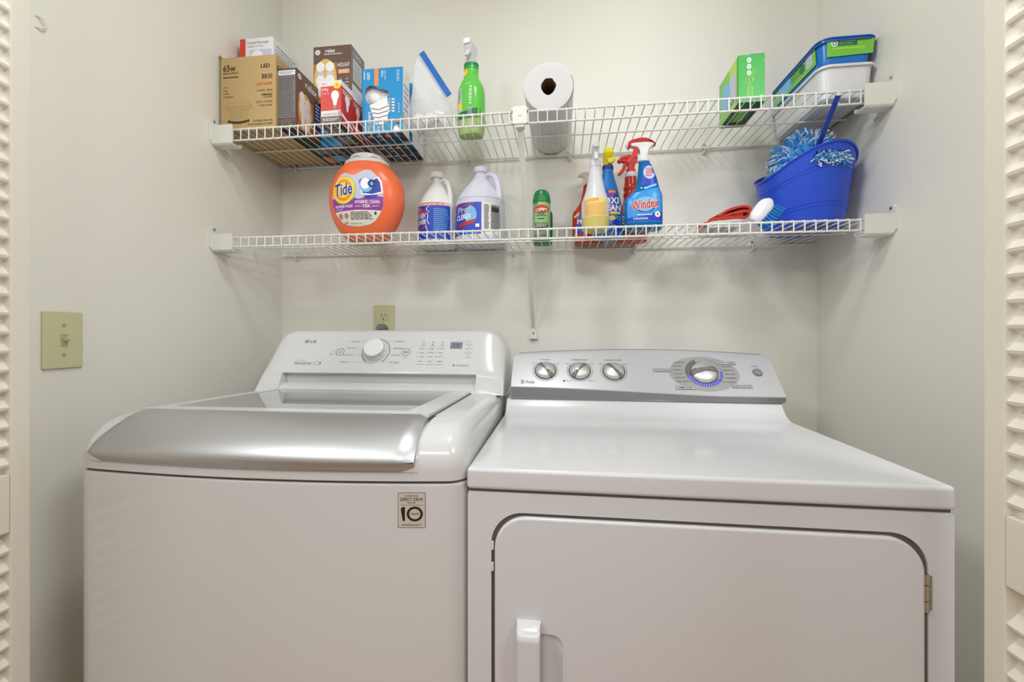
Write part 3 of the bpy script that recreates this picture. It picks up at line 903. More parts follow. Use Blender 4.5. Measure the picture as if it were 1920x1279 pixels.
    def knob(u, v, rad, ang, hgt, nm, lb):
        M = F(u, v) @ Matrix.Rotation(R(ang), 4, 'Z')
        T = lambda p: tuple(M @ Vector(p))
        k = MB(); k.lathe([(rad * 1.02, 0), (rad, .002), (rad * .93, .006), (rad * .75, .010), (rad * .4, .0125), (.001, .0135)], 'chrome_soft', 40, fn=T); k.lathe([(rad * 1.06, 0), (rad * 1.06, .0012)], 'slot_dark', 40, fn=T)
        o = k.build(nm, r, lb)
        g = MB(); L_ = rad * 1.02; rs = []
        for t in [i / 12 for i in range(13)]:
            x = -L_ + 2 * L_ * t; ww = rad * .24 * (1 + .25 * math.cos(math.pi * t * 2)); hh = hgt * math.sqrt(max(.12, 1 - (abs(2 * t - 1)) ** 3))
            rs.append([(x, -ww, .001), (x, -ww * .7, hh * .8), (x, -ww * .3, hh), (x, ww * .3, hh), (x, ww * .7, hh * .8), (x, ww, .001)])
        rs = [[T(p) for p in q] for q in rs]
        g.rings(rs, 'silver_grip'); g.build('knob_grip', o)
        d = MB(); Decal(d, lambda a, b, c: T((a, b, hgt + .0002 + c))).rect(-L_ * .9, -.0008, -L_ * .35, .0008, 'ink_dark'); d.build('pointer', o)
        return o
    knob(-.045, .0625, .0275, -50 + 180, .017, 'control_knob', 'silver round knob with diagonal grip')
    knob(.047, .0625, .0275, 50, .017, 'control_knob', 'silver round knob with diagonal grip')
    knob(.137, .0625, .0275, -50 + 180, .017, 'control_knob', 'silver round knob with diagonal grip')
    knob(.366, .0610, .0330, 8, .022, 'selector_knob', 'large silver cycle selector ringed with blue lights')
    M = F(.4985, .0635); m = MB(); m.lathe([(.0105, 0), (.0105, .003), (.0095, .0045), (.004, .0050)], 'silver_dark', 28, fn=lambda p: tuple(M @ Vector(p))); m.build('start_button', r, 'round grey start button')
dryer()

# ------------------------------------------------------------------ cartons on the upper shelf
ZS = ZU + .0002; ZL = ZD + .0002
def carton(name, lab, w, d, h, loc, rz, mats, bev=.0006, group=None, cat='box', rot=None):
    """origin at the bottom centre of the front face; mats: (front, right, left, top, bottom)"""
    r = thing(name, lab, cat, loc, rz, group, rot)
    m = MB()
    c = [(-w / 2, 0, 0), (w / 2, 0, 0), (w / 2, d, 0), (-w / 2, d, 0), (-w / 2, 0, h), (w / 2, 0, h), (w / 2, d, h), (-w / 2, d, h)]
    f, ri, le, to, bo = mats
    for fc, mm in (((0, 1, 5, 4), f), ((1, 2, 6, 5), ri), ((3, 0, 4, 7), le), ((4, 5, 6, 7), to), ((3, 2, 1, 0), bo), ((2, 3, 7, 6), ri)): m.add([c[i] for i in fc], [(0, 1, 2, 3)], mm)
    F = Decal(m, lambda u, v, q: (u - w / 2, -q, v), (w, h))
    Rt = Decal(m, lambda u, v, q: (w / 2 + q, u, v), (d, h))
    Lf = Decal(m, lambda u, v, q: (-w / 2 - q, d - u, v), (d, h))
    B = Decal(m, lambda u, v, q: (u - w / 2, v, -q), (w, d))
    return r, m, F, Rt, Lf, B
def bulb_print(D, cu, cv, ru, rv, m='bulb_white', lay=2):
    D.ell(cu, cv, ru, rv, m, lay)
    D.poly([(cu - ru * .75, cv - rv * .6), (cu + ru * .75, cv - rv * .6), (cu + ru * .38, cv - rv * 1.9), (cu - ru * .38, cv - rv * 1.9)], m, lay)
    for k in range(3): D.rect(cu - ru * .34, cv - rv * (2.0 + .22 * k) - rv * .1, cu + ru * .34, cv - rv * (2.0 + .22 * k) + rv * .06, 'ink_light', lay)

# kraft carton
r, m, F, Rt, Lf, B = carton('bulb_carton', 'large brown kraft carton of LED floodlight bulbs at the left end of the upper shelf', .176, .262, .212, (-.917, 1.130, ZS), 0, ('kraft',) * 5)
F.text('65w', .045, .815, .275, .905, 'ink_brown', 1, .015); F.text('REPLACEMENT', .045, .775, .33, .800, 'ink_brown', 1); F.lines(.05, .715, .33, .745, 1, 'ink_brown', 1, .5, 0)
F.text('LED', .735, .832, .90, .885, 'ink_brown', 1, .02); F.text('BR30', .755, .680, .94, .745, 'ink_brown', 1, .01)
F.text('SOFT WHITE', .65, .588, .94, .628, 'ink_orange', 1, .015); F.text('12 PACK - 8WH', .66, .505, .94, .535, 'ink_brown', 1)
F.text('DIMMABLE', .745, .448, .94, .475, 'ink_brown', 1, .02); F.text('UL LISTED', .78, .415, .94, .438, 'ink_brown', 1, .01)
F.text('LASTS 10 YEARS', .65, .350, .94, .376, 'ink_brown', 1); F.text('11,000 HOURS', .69, .298, .94, .324, 'ink_brown', 1)
F.text('USES', .05, .585, .14, .600, 'ink_brown', 1); F.text('11w', .05, .530, .13, .565, 'ink_brown', 1); F.text('POWER', .05, .495, .165, .512, 'ink_brown', 1); F.lines(.05, .44, .25, .475, 2, 'ink_brown', 1, .25)
F.text('SUITABLE FOR USE', .60, .092, .94, .118, 'ink_brown', 1); F.text('IN ENCLOSED FIXTURES', .50, .045, .94, .072, 'ink_brown', 1)
for k in range(3):
    F.ell(.33, .385 - k * .045, .20 + .028 * k, .028, 'kraft_dark', 1, 40, .975)
for k in range(9):
    u = .12 + k * .052
    F.poly([(u, .33), (u + .004, .33), (.33 + (u - .33) * .62 + .004, .14), (.33 + (u - .33) * .62, .14)], 'kraft_dark', 1)
for k in range(11): F.ell(.15 + k * .036, .115 - .02 * math.sin(k / 10 * math.pi), .018, .020, 'ink_brown', 1, 10)
Rt.text('65w', .02, .79, .20, .89, 'ink_brown', 1); Rt.rect(.30, .2, .55, .6, 'kraft_dark', 1); Rt.text('LED', .05, .55, .20, .60, 'ink_brown', 1)
m.build('carton', r, smooth=False)
for nm, p in (('left', [(-.088, .001, .2122), (-.088, .20, .2122), (-.096, .20, .228), (-.097, .004, .226)]),):
    q = MB(); q.add([*p, *[(a, b, c + .0012) for a, b, c in p]], [(0, 1, 2, 3), (4, 5, 6, 7), (0, 1, 5, 4), (1, 2, 6, 5), (2, 3, 7, 6), (3, 0, 4, 7)], 'kraft_dark'); q.build('flap', r, smooth=False)
q = MB(); q.box(-.086, .001, .2125, .086, .128, .2140, 'kraft'); q.box(-.086, .1285, .2125, .086, .26, .2142, 'kraft'); q.build('flap', r, smooth=False)

# white and red bulb box lying on the kraft carton
r, m, F, Rt, Lf, B = carton('bulb_box', 'small white and red bulb box lying on top of the brown kraft carton', .112, .120, .096, (-.937, 1.190, ZS + .2146), 0, ('card_white', 'card_white', 'card_red', 'card_white', 'card_white'))
F.rect(0, .30, .17, 1, 'card_red', 0); F.text('Compact Flood Light', .22, .80, .86, .90, 'ink_grey', 1); F.text('Daylight 65 Watts', .22, .70, .72, .77, 'ink_light', 1); F.rect(.30, .22, .95, .62, 'lilac', 1); F.ell(.52, .40, .18, .20, 'bulb_white', 2)
Rt.lines(.1, .15, .9, .85, 6, 'ink_light', 1, .4); m.build('carton', r, smooth=False)

# slim brown carton with its narrow grey side forward
r, m, F, Rt, Lf, B = carton('bulb_box', 'dark brown bulb box with grey data panel, between the kraft carton and the red box', .060, .120, .176, (-.801, 1.140, ZS), 0, ('card_brown2', 'card_brown', 'card_brown', 'card_brown2', 'black_print'))
F.rect(.06, .885, .94, .965, 'card_white', 1); F.lines(.12, .90, .88, .95, 2, 'ink_grey', 2, .5)
F.rect(.06, .60, .94, .87, 'card_grey', 1); F.lines(.10, .61, .92, .86, 10, 'ink_dark', 2, .45, .15, 3); F.rect(.06, .17, .94, .59, 'card_grey', 1); F.lines(.10, .18, .92, .58, 15, 'ink_dark', 2, .45, .15, 4)
F.lines(.08, .03, .92, .15, 4, 'card_grey', 1, .4)
Rt.rect(.04, .02, .70, .62, 'glow_amber', 1); Rt.ell(.36, .38, .30, .30, 'glow_yellow', 2)
for du in (0, .22):
    Rt.ell(.22 + du, .58 - du * .3, .11, .10, 'bulb_white', 3); Rt.ell(.24 + du, .40 - du * .3, .13, .12, 'bulb_white', 3); Rt.poly([(.16 + du, .34), (.34 + du, .34), (.30 + du, .05), (.20 + du, .05)], 'bulb_white', 3)
Rt.ell(.12, .90, .07, .045, 'card_white', 1); Rt.text('GE', .08, .88, .16, .92, 'card_brown', 2); Rt.text('relax', .35, .80, .85, .92, 'card_white', 1, .01); Rt.rect(.76, .25, .99, .74, 'navy', 1); Rt.lines(.78, .40, .97, .70, 5, 'card_white', 2, .4)
m.build('carton', r, smooth=False)

# blue box lying flat, carrying the tall relax box
r, m, F, Rt, Lf, B = carton('bulb_box', 'blue and black bulb box lying flat at the back under the tall brown box', .127, .138, .1285, (-.7625, 1.270, ZS), 0, ('blue_card', 'blue_dark', 'blue_card', 'blue_card', 'blue_dark'))
B.rect(0, .0, 1, .45, 'black_print', 0); B.rect(.08, .55, .32, .9, 'orange_print', 1); B.rect(.40, .5, .7, .85, 'sky_print', 1); B.rect(.75, .55, .9, .9, 'blue_card', 1); B.lines(.1, .08, .9, .38, 4, 'card_white', 1, .3); F.lines(.1, .2, .9, .8, 5, 'card_white', 1, .4)
m.build('carton', r, smooth=False)
r, m, F, Rt, Lf, B = carton('bulb_box', 'tall brown four-pack bulb box reading relax, standing highest behind the red box', .127, .088, .181, (-.7235, 1.250, ZS + .1288), 0, ('card_brown', 'card_grey', 'card_brown', 'card_brown2', 'card_brown2'))
F.rect(.0, .0, .62, .70, 'glow_amber', 0); F.ell(.32, .42, .30, .36, 'glow_yellow', 1)
F.ell(.115, .90, .07, .045, 'card_white', 1); F.text('GE', .075, .882, .155, .918, 'card_brown', 2, .01); F.text('relax', .32, .885, .58, .955, 'card_white', 1, .02); F.text('LED', .60, .895, .68, .925, 'card_grey', 1); F.lines(.28, .845, .76, .87, 1, 'card_white', 1, .6, 0)
for cu in (.19, .44):
    F.ell(cu, .64, .115, .085, 'bulb_white', 2); F.ell(cu, .50, .10, .06, 'lilac', 2); F.ell(cu, .40, .125, .095, 'bulb_white', 2); F.poly([(cu - .09, .35), (cu + .09, .35), (cu + .04, .12), (cu - .04, .12)], 'bulb_white', 2)
F.text('HD', .65, .62, .78, .69, 'card_white', 2, .01); F.text('LIGHT', .79, .62, .96, .69, 'card_white', 2, .01); F.rect(.66, .50, .96, .58, 'orange_print', 2); F.text('60 WATT', .69, .515, .93, .565, 'card_white', 3)
for u in (.69, .86):
    for v in (.37, .25): F.ell(u + .03, v + .03, .045, .028, 'card_grey', 2, 16); F.lines(u - .02, v - .035, u + .09, v - .01, 1, 'card_white', 2, .5, 0)
Rt.rect(.12, .42, .75, .80, 'card_white', 1); Rt.lines(.16, .44, .71, .78, 9, 'ink_grey', 2, .4, .1, 8); Rt.rect(.05, .06, .8, .34, 'card_white', 1); Rt.text('LED', .15, .86, .7, .93, 'card_white', 1)
m.build('carton', r, smooth=False)

# three red 3-way boxes in a row, front to back
red = None
for k, (y, lb) in enumerate(((1.135, 'red three-way bulb box, the front one of the row on the upper shelf'), (1.203, 'red bulb box standing directly behind the front red one'), (1.271, 'red bulb box at the back of the row, beside the blue box'))):
    if red is None:
        r, m, F, Rt, Lf, B = carton('three_way_bulb_box', lb, .064, .064, .126, (-.661, y, ZS), -1.5, ('card_red', 'card_red2', 'card_red', 'card_white', 'black_print'), group='red three-way bulb boxes')
        F.rect(0, .88, 1, 1, 'card_white', 0); F.text('GE', .06, .91, .14, .965, 'card_red', 1, .01); F.text('SOFT', .16, .915, .30, .955, 'ink_dark', 1); F.text('3-Way', .05, .76, .38, .845, 'card_white', 1, .02); F.text('50 100 150', .05, .70, .42, .735, 'card_white', 1)
        F.ell(.80, .89, .17, .085, 'yellow_print', 2); F.text('3', .75, .86, .85, .925, 'card_red', 3)
        F.ell(.70, .66, .19, .115, 'bulb_white', 1); F.poly([(.56, .60), (.84, .60), (.77, .44), (.63, .44)], 'bulb_white', 1); F.rect(.64, .37, .76, .44, 'ink_light', 1); F.rect(.68, .34, .72, .37, 'orange_print', 1)
        F.rect(.03, .19, .97, .32, 'card_white', 1); F.text('50/100/150W', .12, .21, .80, .26, 'ink_grey', 2); F.rect(.03, .06, .97, .17, 'green_dark', 1); F.lines(.1, .08, .9, .15, 2, 'card_white', 2, .5); F.rect(.85, .20, .95, .30, 'ink_light', 2)
        Rt.ell(.5, .66, .2, .115, 'bulb_white', 1); Rt.poly([(.38, .60), (.62, .60), (.57, .40), (.43, .40)], 'bulb_white', 1); Rt.rect(.0, .88, 1, 1, 'card_white', 0); Rt.poly([(0, .28), (1, .12), (1, .05), (0, .2)], 'card_white', 1); Rt.lines(.08, .72, .9, .84, 2, 'card_white', 1, .5)
        B.lines(.1, .1, .9, .9, 5, 'card_white', 1, .4)
        m.build('carton', r, smooth=False); red = r
    else:
        dup(red, (-.661 - .002 * k, y, ZS), lb)

# blue LED boxes with a window
def blue_box(lab, y, group=None):
    w_, d_, h_ = .127, .056, .197
    r = thing('window_bulb_box', lab, 'box', (-.5365, y, ZS), 0, 'blue LED bulb boxes')
    m = MB()
    hole = [(u * w_ - w_ / 2, v * h_) for u, v in crom([(.06, .62), (.09, .70), (.20, .745), (.32, .72), (.40, .69), (.52, .67), (.62, .65), (.66, .60), (.60, .54), (.50, .47), (.36, .44), (.20, .45), (.09, .53), (.06, .62)], 4)[:-1]]
    m.holed([(-w_ / 2, 0), (w_ / 2, 0), (w_ / 2, h_), (-w_ / 2, h_)], [hole], 0, .0008, 'blue_card')
    W = w_ / 2
    def quad(p, mm): m.add(p, [(0, 1, 2, 3)], mm)
    quad([(W, .0008, 0), (W, d_, 0), (W, d_, h_), (W, .0008, h_)], 'card_white'); quad([(-W, .0008, 0), (-W, d_, 0), (-W, d_, h_), (-W, .0008, h_)], 'card_white')
    quad([(-W, d_, 0), (W, d_, 0), (W, d_, h_), (-W, d_, h_)], 'blue_card'); quad([(-W, 0, h_), (W, 0, h_), (W, d_, h_), (-W, d_, h_)], 'blue_card'); quad([(-W, 0, 0), (W, 0, 0), (W, d_, 0), (-W, d_, 0)], 'blue_dark')
    F = Decal(m, lambda u, v, q: (u - W, -q, v), (w_, h_)); Rt = Decal(m, lambda u, v, q: (W + q, u, v), (d_, h_)); B = Decal(m, lambda u, v, q: (u - W, v, -q), (w_, d_))
    F.rect(.30, .735, .40, 1, 'orange_print', 1); F.text('LED', .12, .83, .19, .94, 'white_print', 1, .02, vert=-1); F.lines(.04, .84, .06, .96, 1, 'white_print', 1, 1, 0)
    F.text('60w', .47, .86, .53, .96, 'white_print', 1, .01, vert=-1); F.text('soft white', .55, .82, .59, .96, 'white_print', 1, vert=-1); F.lines(.85, .78, .93, .96, 7, 'white_print', 1, .35)
    sil = crom([(.34, .52), (.50, .54), (.63, .56), (.70, .565), (.74, .50), (.66, .44), (.70, .38), (.63, .30), (.60, .24), (.50, .16), (.36, .14), (.28, .30), (.20, .42), (.34, .52)], 3)[:-1]
    F.poly([(.18, .44), (.62, .55), (.66, .36), (.62, .20), (.52, .14), (.34, .14), (.27, .26)], 'white_print', 1)
    for k in range(4): F.poly([(.22 + .03 * k, .40 - .07 * k), (.40, .37 - .06 * k), (.64, .42 - .07 * k), (.64, .405 - .07 * k), (.40, .355 - .06 * k), (.22 + .03 * k, .385 - .07 * k)], 'card_grey', 2)
    for k in range(5): F.rect(.66, .50 - .045 * k, .80, .525 - .045 * k, 'white_print', 2); F.rect(.68, .505 - .045 * k, .74, .518 - .045 * k, 'ink_dark', 3)
    F.rect(.50, .165, .64, .205, 'orange_print', 3); F.rect(.80, .14, .96, .215, 'black_print', 1); F.lines(.82, .15, .94, .205, 2, 'orange_print', 2, .5); F.text('2 pack', .88, .30, .93, .46, 'white_print', 1, vert=1)
    F.text('smart', .14, .16, .21, .34, 'white_print', 1, .02, vert=1); F.text('Zero', .12, .02, .19, .13, 'yellow_print', 1, .01, vert=1); F.text('BR30', .37, .02, .44, .12, 'white_print', 1, vert=1); F.ell(.85, .06, .075, .05, 'white_print', 1)
    B.rect(0, .52, 1, 1, 'black_print', 1); B.rect(.30, .62, .44, .72, 'card_white', 2); B.lines(.2, .6, .8, .92, 4, 'card_grey', 2, .4)
    for k, c in enumerate(('orange_print', 'sky_print', 'orange_print', 'blue_card')): B.rect(.08 + .22 * k, .14, .22 + .22 * k, .42, c, 2)
    Rt.lines(.15, .35, .85, .8, 5, 'ink_light', 1, .3); Rt.rect(.06, .25, .2, .33, 'orange_print', 1)
    m.build('carton', r, smooth=False)
    b = MB().box(-W + .002, .014, .002, W - .002, .0145, h_ - .002, 'card_white'); b.build('inner_card', r, smooth=False)
    b = MB(); T = lambda p: (p[0] * .78 - p[2] * .62 - .030, p[1] + .0285, p[2] * .78 + p[0] * .62 + .113)
    b.lathe([(.0015, .0275), (.010, .0255), (.019, .019), (.0245, .009), (.0255, 0), (.024, -.008), (.020, -.018), (.015, -.028), (.0135, -.034)], 'bulb_white', 28, fn=T); b.build('bulb', r)
    b = MB(); b.lathe([(.0145, -.034), (.0145, -.048), (.012, -.052), (.012, -.064), (.004, -.067)], 'silver', 24, fn=T); b.build('bulb_base', r)
    return r
bb = blue_box('blue LED bulb box with a cut-out window, the front one beside the zip bag', 1.204)
dup(bb, (-.538, 1.288, ZS), 'blue LED bulb box in the middle of three, showing a thin blue edge')
dup(bb, (-.540, 1.347, ZS), 'blue LED bulb box rearmost of three, against the back wall')

# ------------------------------------------------------------------ zip bag with bulbs
def zip_bag():
    r = thing('zip_bag', 'clear plastic zip bag with blue zipper holding loose bulbs, between blue box and green spray', 'bag', (-.393, 1.225, ZS))
    # left edge, right edge (x, z), half thickness, y centre
    k = [(-.050, .004, .054, .004, .030, 0), (-.066, .018, .068, .016, .046, 0), (-.070, .050, .071, .040, .050, 0), (-.064, .090, .067, .062, .040, .002), (-.059, .130, .060, .078, .028, .004), (-.059, .170, .053, .090, .017, .006), (-.056, .205, .048, .100, .010, .008), (-.050, .232, .046, .108, .006, .010), (-.044, .248, .046, .113, .0028, .012), (-.041, .254, .046, .116, .0012, .014)]
    kk = crom(k, 4); rs = []; N = 36
    for j, (lx, lz, rx, rz, t, y) in enumerate(kk):
        ring = []
        for i in range(N):
            a = 2 * math.pi * i / N; c = (1 - math.cos(a)) / 2; sn = math.sin(a)
            p = Vector((lx + (rx - lx) * c, y + t * math.copysign(abs(sn) ** .8, sn), lz + (rz - lz) * c))
            n = noise.noise(p * 34) * .007 + noise.noise(p * 80 + Vector((3, 1, 5))) * .003
            f = min(1, t / .02); p += Vector((0, n * f * (1 if sn < 0 else -1), n * .5 * f))
            p.z = max(.0006, p.z); ring.append(p)
        rs.append(ring)
    m = MB(); m.rings(rs, 'bag_film'); m.build('bag_body', r)
    a = Vector((-.041, .014, .254)); b = Vector((.046, .014, .116)); d = (b - a).normalized(); n = Vector((d.z, 0, -d.x)); n = -n if n.z < 0 else n
    m = MB()
    def strip(o0, o1, th, mm):
        p = [a + n * o0, b + n * o0, b + n * o1, a + n * o1]; q = []
        for s_ in (-th, th): q += [(v.x, v.y + s_, v.z) for v in p]
        m.add(q, [(0, 1, 2, 3), (4, 5, 6, 7), (0, 1, 5, 4), (1, 2, 6, 5), (2, 3, 7, 6), (3, 0, 4, 7)], mm)
    strip(-.002, .017, .0008, 'zip_blue'); m.build('zip_strip', r, 'blue zipper strip')
    m = MB(); strip(-.006, -.0045, .0016, 'handle_blue'); m.build('zip_track', r)
    # loose bulbs inside
    first = None
    for i, (x, y, z, rx_, rz_, lb) in enumerate(((-.425, 1.215, ZS + .031, 62, 20, 'white bulb lying lowest to the left inside the zip bag'), (-.372, 1.218, ZS + .030, -70, -35, 'white bulb on the right inside the zip bag, screw base outwards'), (-.397, 1.240, ZS + .046, 95, 60, 'white bulb on top of the others inside the zip bag'))):
        if first is None:
            q = thing('light_bulb', lb, 'light bulb', (x, y, z), 0, 'loose bulbs in the zip bag', rot=(R(rx_), R(rz_), 0)); first = q
            g = MB(); g.lathe([(.001, .024), (.010, .0225), (.0175, .016), (.0215, .006), (.0215, -.002), (.018, -.012), (.0135, -.021)], 'bulb_white', 24); g.build('globe', q)
            g = MB(); g.lathe([(.0125, -.021), (.0115, -.024), (.0125, -.026), (.0115, -.029), (.0125, -.031), (.0115, -.034), (.004, -.038)], 'steel', 20); g.build('screw_base', q)
        else:
            q = dup(first, (x, y, z), lb); q.rotation_euler = (R(rx_), R(rz_), 0)
zip_bag()

# ------------------------------------------------------------------ sprays
def spray_head(mb_parts, root, z0, mats, scale=1.0, ang=180, style='windex'):
    """trigger head; built pointing to +x, turned by ang; mats (body, cap, trigger)"""
    M = Matrix.Translation((0, 0, z0)) @ Matrix.Rotation(R(ang), 4, 'Z') @ Matrix.Scale(scale, 4)
    T = lambda p: tuple(M @ Vector(p))
    body, cap, trig = mats
    m = MB()
    m.lathe([(.0125, 0), (.0135, .002), (.0135, .014), (.0115, .017)], body, 24, fn=T)
    for k in range(12):
        a = 2 * math.pi * k / 12; m.box(.0125 * math.cos(a) - .0012, .0125 * math.sin(a) - .0012, .001, .0125 * math.cos(a) + .0012, .0125 * math.sin(a) + .0012, .014, body, fn=T)
    m.prism([(-.010, .014), (.008, .014), (.009, .026), (.014, .034), (.030, .038), (.032, .047), (-.022, .047), (-.026, .040), (-.018, .034), (-.012, .026)], -.010, .010, body, .003, fn=T)
    m.build('sprayer_body', root)
    c = MB(); c.prism(crom([(-.030, .040), (-.020, .050), (-.004, .0565), (.014, .056), (.030, .052), (.037, .046), (.036, .036), (.031, .037), (.029, .043), (.010, .0455), (-.010, .0455), (-.022, .043)], 2), -.0115, .0115, cap, .003, fn=T); c.build('sprayer_cap', root)
    t = MB(); t.prism([(.012, .036), (.022, .036), (.024, .028), (.028, .016), (.036, .006), (.040, -.002), (.034, -.003), (.024, .004), (.016, .014), (.011, .026)], -.0065, .0065, trig, .002, fn=T); t.build('trigger', root)
    n = MB(); n.lathe([(.0055, .034), (.0060, .036), (.0055, .041), (.003, .0415)], body, 16, fn=lambda p: T((p[2], p[0], p[1] + .0415))); n.build('nozzle', root)

# green spray bottle seen from the front
def green_spray():
    r = thing('spray_bottle', 'bright green spray bottle with white trigger head standing on the upper shelf', 'spray bottle', (-.277, 1.262, ZS), -12); r.scale = (1, 1, .945)
    b = Bottle([(0, .032, .024, 2.6), (.004, .037, .028, 2.6), (.03, .041, .031, 2.6), (.09, .042, .031, 2.6), (.145, .041, .030, 2.4), (.170, .034, .026, 2.2), (.190, .024, .021, 2.0), (.215, .022, .019, 2), (.232, .0225, .0195, 2)])
    m = MB(); b.mesh(m, 'green_liquid', 0, .045); b.mesh(m, 'green_bottle', .045, .215); m.build('bottle', r)
    m = MB(); b.mesh(m, 'green_label', .215, .232, .0006); b.mesh(m, 'green_cap', .225, .2335, .001); m.build('collar', r)
    m = MB(); D = Decal(m, b.fn, L=.012)
    D.poly([(-.036, .048), (.038, .048), (.038, .080), (-.036, .066)], 'green_dark', 0)
    D.poly([(-.034, .068), (-.016, .074), (-.020, .150), (-.030, .146)], 'lilac', 1)
    D.text('Gain', -.033, .100, -.022, .142, 'card_grey', 2, .01, vert=1); D.ell(-.024, .090, .008, .012, 'yellow_print', 2)
    D.text('FRESH', .006, .092, .015, .150, 'white_print', 2, .01, vert=-1); D.lines(.002, .056, .020, .082, 5, 'lilac', 2, .5)
    D.rect(-.008, .1575, .010, .1590, 'white_print', 2); D.ell(-.010, .202, .007, .012, 'yellow_print', 2)
    m.build('label', r)
    M = MB(); M.lathe([(.020, .2335), (.021, .236), (.0195, .246), (.017, .250)], 'clear_white', 28); M.build('neck_ring', r)
    # head facing the viewer, narrow from the front
    T = lambda p: (p[0], p[1], p[2])
    h = MB(); h.prism([(.006, .250), (-.012, .250), (-.016, .262), (-.026, .272), (-.030, .284), (-.028, .296), (.018, .300), (.026, .290), (.018, .272), (.010, .262)], -.012, .012, 'spray_clear', .004, ax='x'); h.build('sprayer_body', r)
    h = MB(); h.box(-.0105, -.036, .284, .0105, -.028, .3005, 'white_print', .002); h.build('nozzle', r)
    h = MB(); h.prism([(-.012, .276), (-.022, .276), (-.030, .262), (-.036, .246), (-.031, .244), (-.024, .256), (-.014, .266)], -.007, .007, 'spray_clear', .002, ax='x'); h.build('trigger', r)
green_spray()

# paper towel roll lying front to back
def towel():
    zc = ZS + .0668
    r = thing('paper_towel_roll', 'white paper towel roll lying on the upper shelf, its open end facing out', 'paper towel roll', (-.037, 1.134, ZS))
    N = 96
    def ring(rad, y, wob, seed, sq=1.0):
        out = []
        for k in range(N):
            a = 2 * math.pi * k / N; q = rad + wob * noise.noise(Vector((math.cos(a) * 1.6 + seed, math.sin(a) * 1.6, seed)))
            x = q * math.cos(a); z = q * math.sin(a)
            if rad > .04: z = max(z, -.0665)
            out.append((x * sq, y, z + .0668))
        return out
    m = MB()
    rs = [ring(.0655, .279, .0008, 2), ring(.0668, .276, .0008, 2), ring(.0668, .006, .0008, 2), ring(.0662, .002, .001, 2)]
    m.rings(rs, 'paper', False, False)
    rr = [ring(.0662, .002, .001, 2)]
    for i, rad in enumerate((.060, .052, .044, .036, .028, .0215)): rr.append(ring(rad, .0005 + .0008 * (i % 2), .0015 if i < 5 else .003, 3 + i * .4, 1 if i < 5 else .93))
    m.rings(rr, 'paper_edge', False, False)
    m.rings([ring(.0655, .279, .0008, 2), ring(.0205, .279, .001, 3)], 'paper_edge', False, False)
    m.build('paper_roll', r)
    m = MB(); m.rings([ring(.0215, .0009, .003, 5.0, .93), ring(.0205, .05, .002, 5, .96), ring(.0200, .279, .001, 3)], 'card_tube', False, False); m.build('cardboard_core', r, 'brown cardboard core')
    # loose last sheet
    m = MB(); s0 = [(.0672 * math.cos(R(a)), .0672 * math.sin(R(a)) + .0668) for a in range(-40, 30, 6)]
    m.add([(x, y, z) for y in (.004, .278) for x, z in s0] + [(x * 1.012, y, (z - .0668) * 1.012 + .0668) for y in (.004, .278) for x, z in s0], [(i, i + 1, i + 1 + len(s0), i + len(s0)) for i in range(len(s0) - 1)] + [(i + 2 * len(s0), i + 1 + 2 * len(s0), i + 1 + 3 * len(s0), i + 3 * len(s0)) for i in range(len(s0) - 1)], 'paper'); m.build('loose_sheet', r)
towel()

# green box of dusters
r, m, F, Rt, Lf, B = carton('wipes_box', 'upright green cardboard box of cloths on the upper shelf left of the plastic tubs', .064, .140, .123, (.488, 1.152, ZS), -1, ('green_card', 'green_card', 'green_card2', 'green_card', 'green_dark'))
F.text('wet cloths', .50, .44, .60, .70, 'lime', 1, vert=1)
for k in range(3): F.ell(.40, .885 - .135 * k, .085, .055, 'white_print', 1, 24); F.ell(.40, .885 - .135 * k, .05, .03, 'green_card', 2, 16, .6)
F.ell(.40, .46, .13, .115, 'lime', 1, 32, .90); F.text('Swiffer', .355, .38, .445, .54, 'lime', 2, .01, vert=1); F.rect(.33, .10, .55, .32, 'lime', 1); F.rect(.35, .11, .53, .31, 'green_card', 2); F.lines(.36, .12, .52, .30, 6, 'lime', 3, .3); F.lines(.55, .38, .68, .92, 1, 'lime', 1, .02)
F.text('refill', .88, .82, .96, .88, 'lime', 1); F.text('new', .82, .06, .95, .14, 'white_print', 1)
Lf.rect(.0, .0, .92, 1, 'lime', 0); Lf.rect(.0, .0, .55, 1, 'green_card2', 1); Lf.ell(.35, .5, .25, .3, 'sky_print', 2); Lf.rect(.55, .1, .88, .75, 'lilac', 1); Lf.text('sh', .60, .12, .80, .28, 'ink_dark', 2, .01); Lf.rect(.93, 0, 1, 1, 'green_card', 1)
B.rect(.3, .3, .7, .75, 'green_card2', 1); B.lines(.1, .8, .9, .95, 2, 'black_print', 1, .6)
m.build('carton', r, smooth=False)
q = MB(); q.box(-.002, .002, .1234, .031, .040, .1255, 'green_dark'); q.build('flap', r, smooth=False)

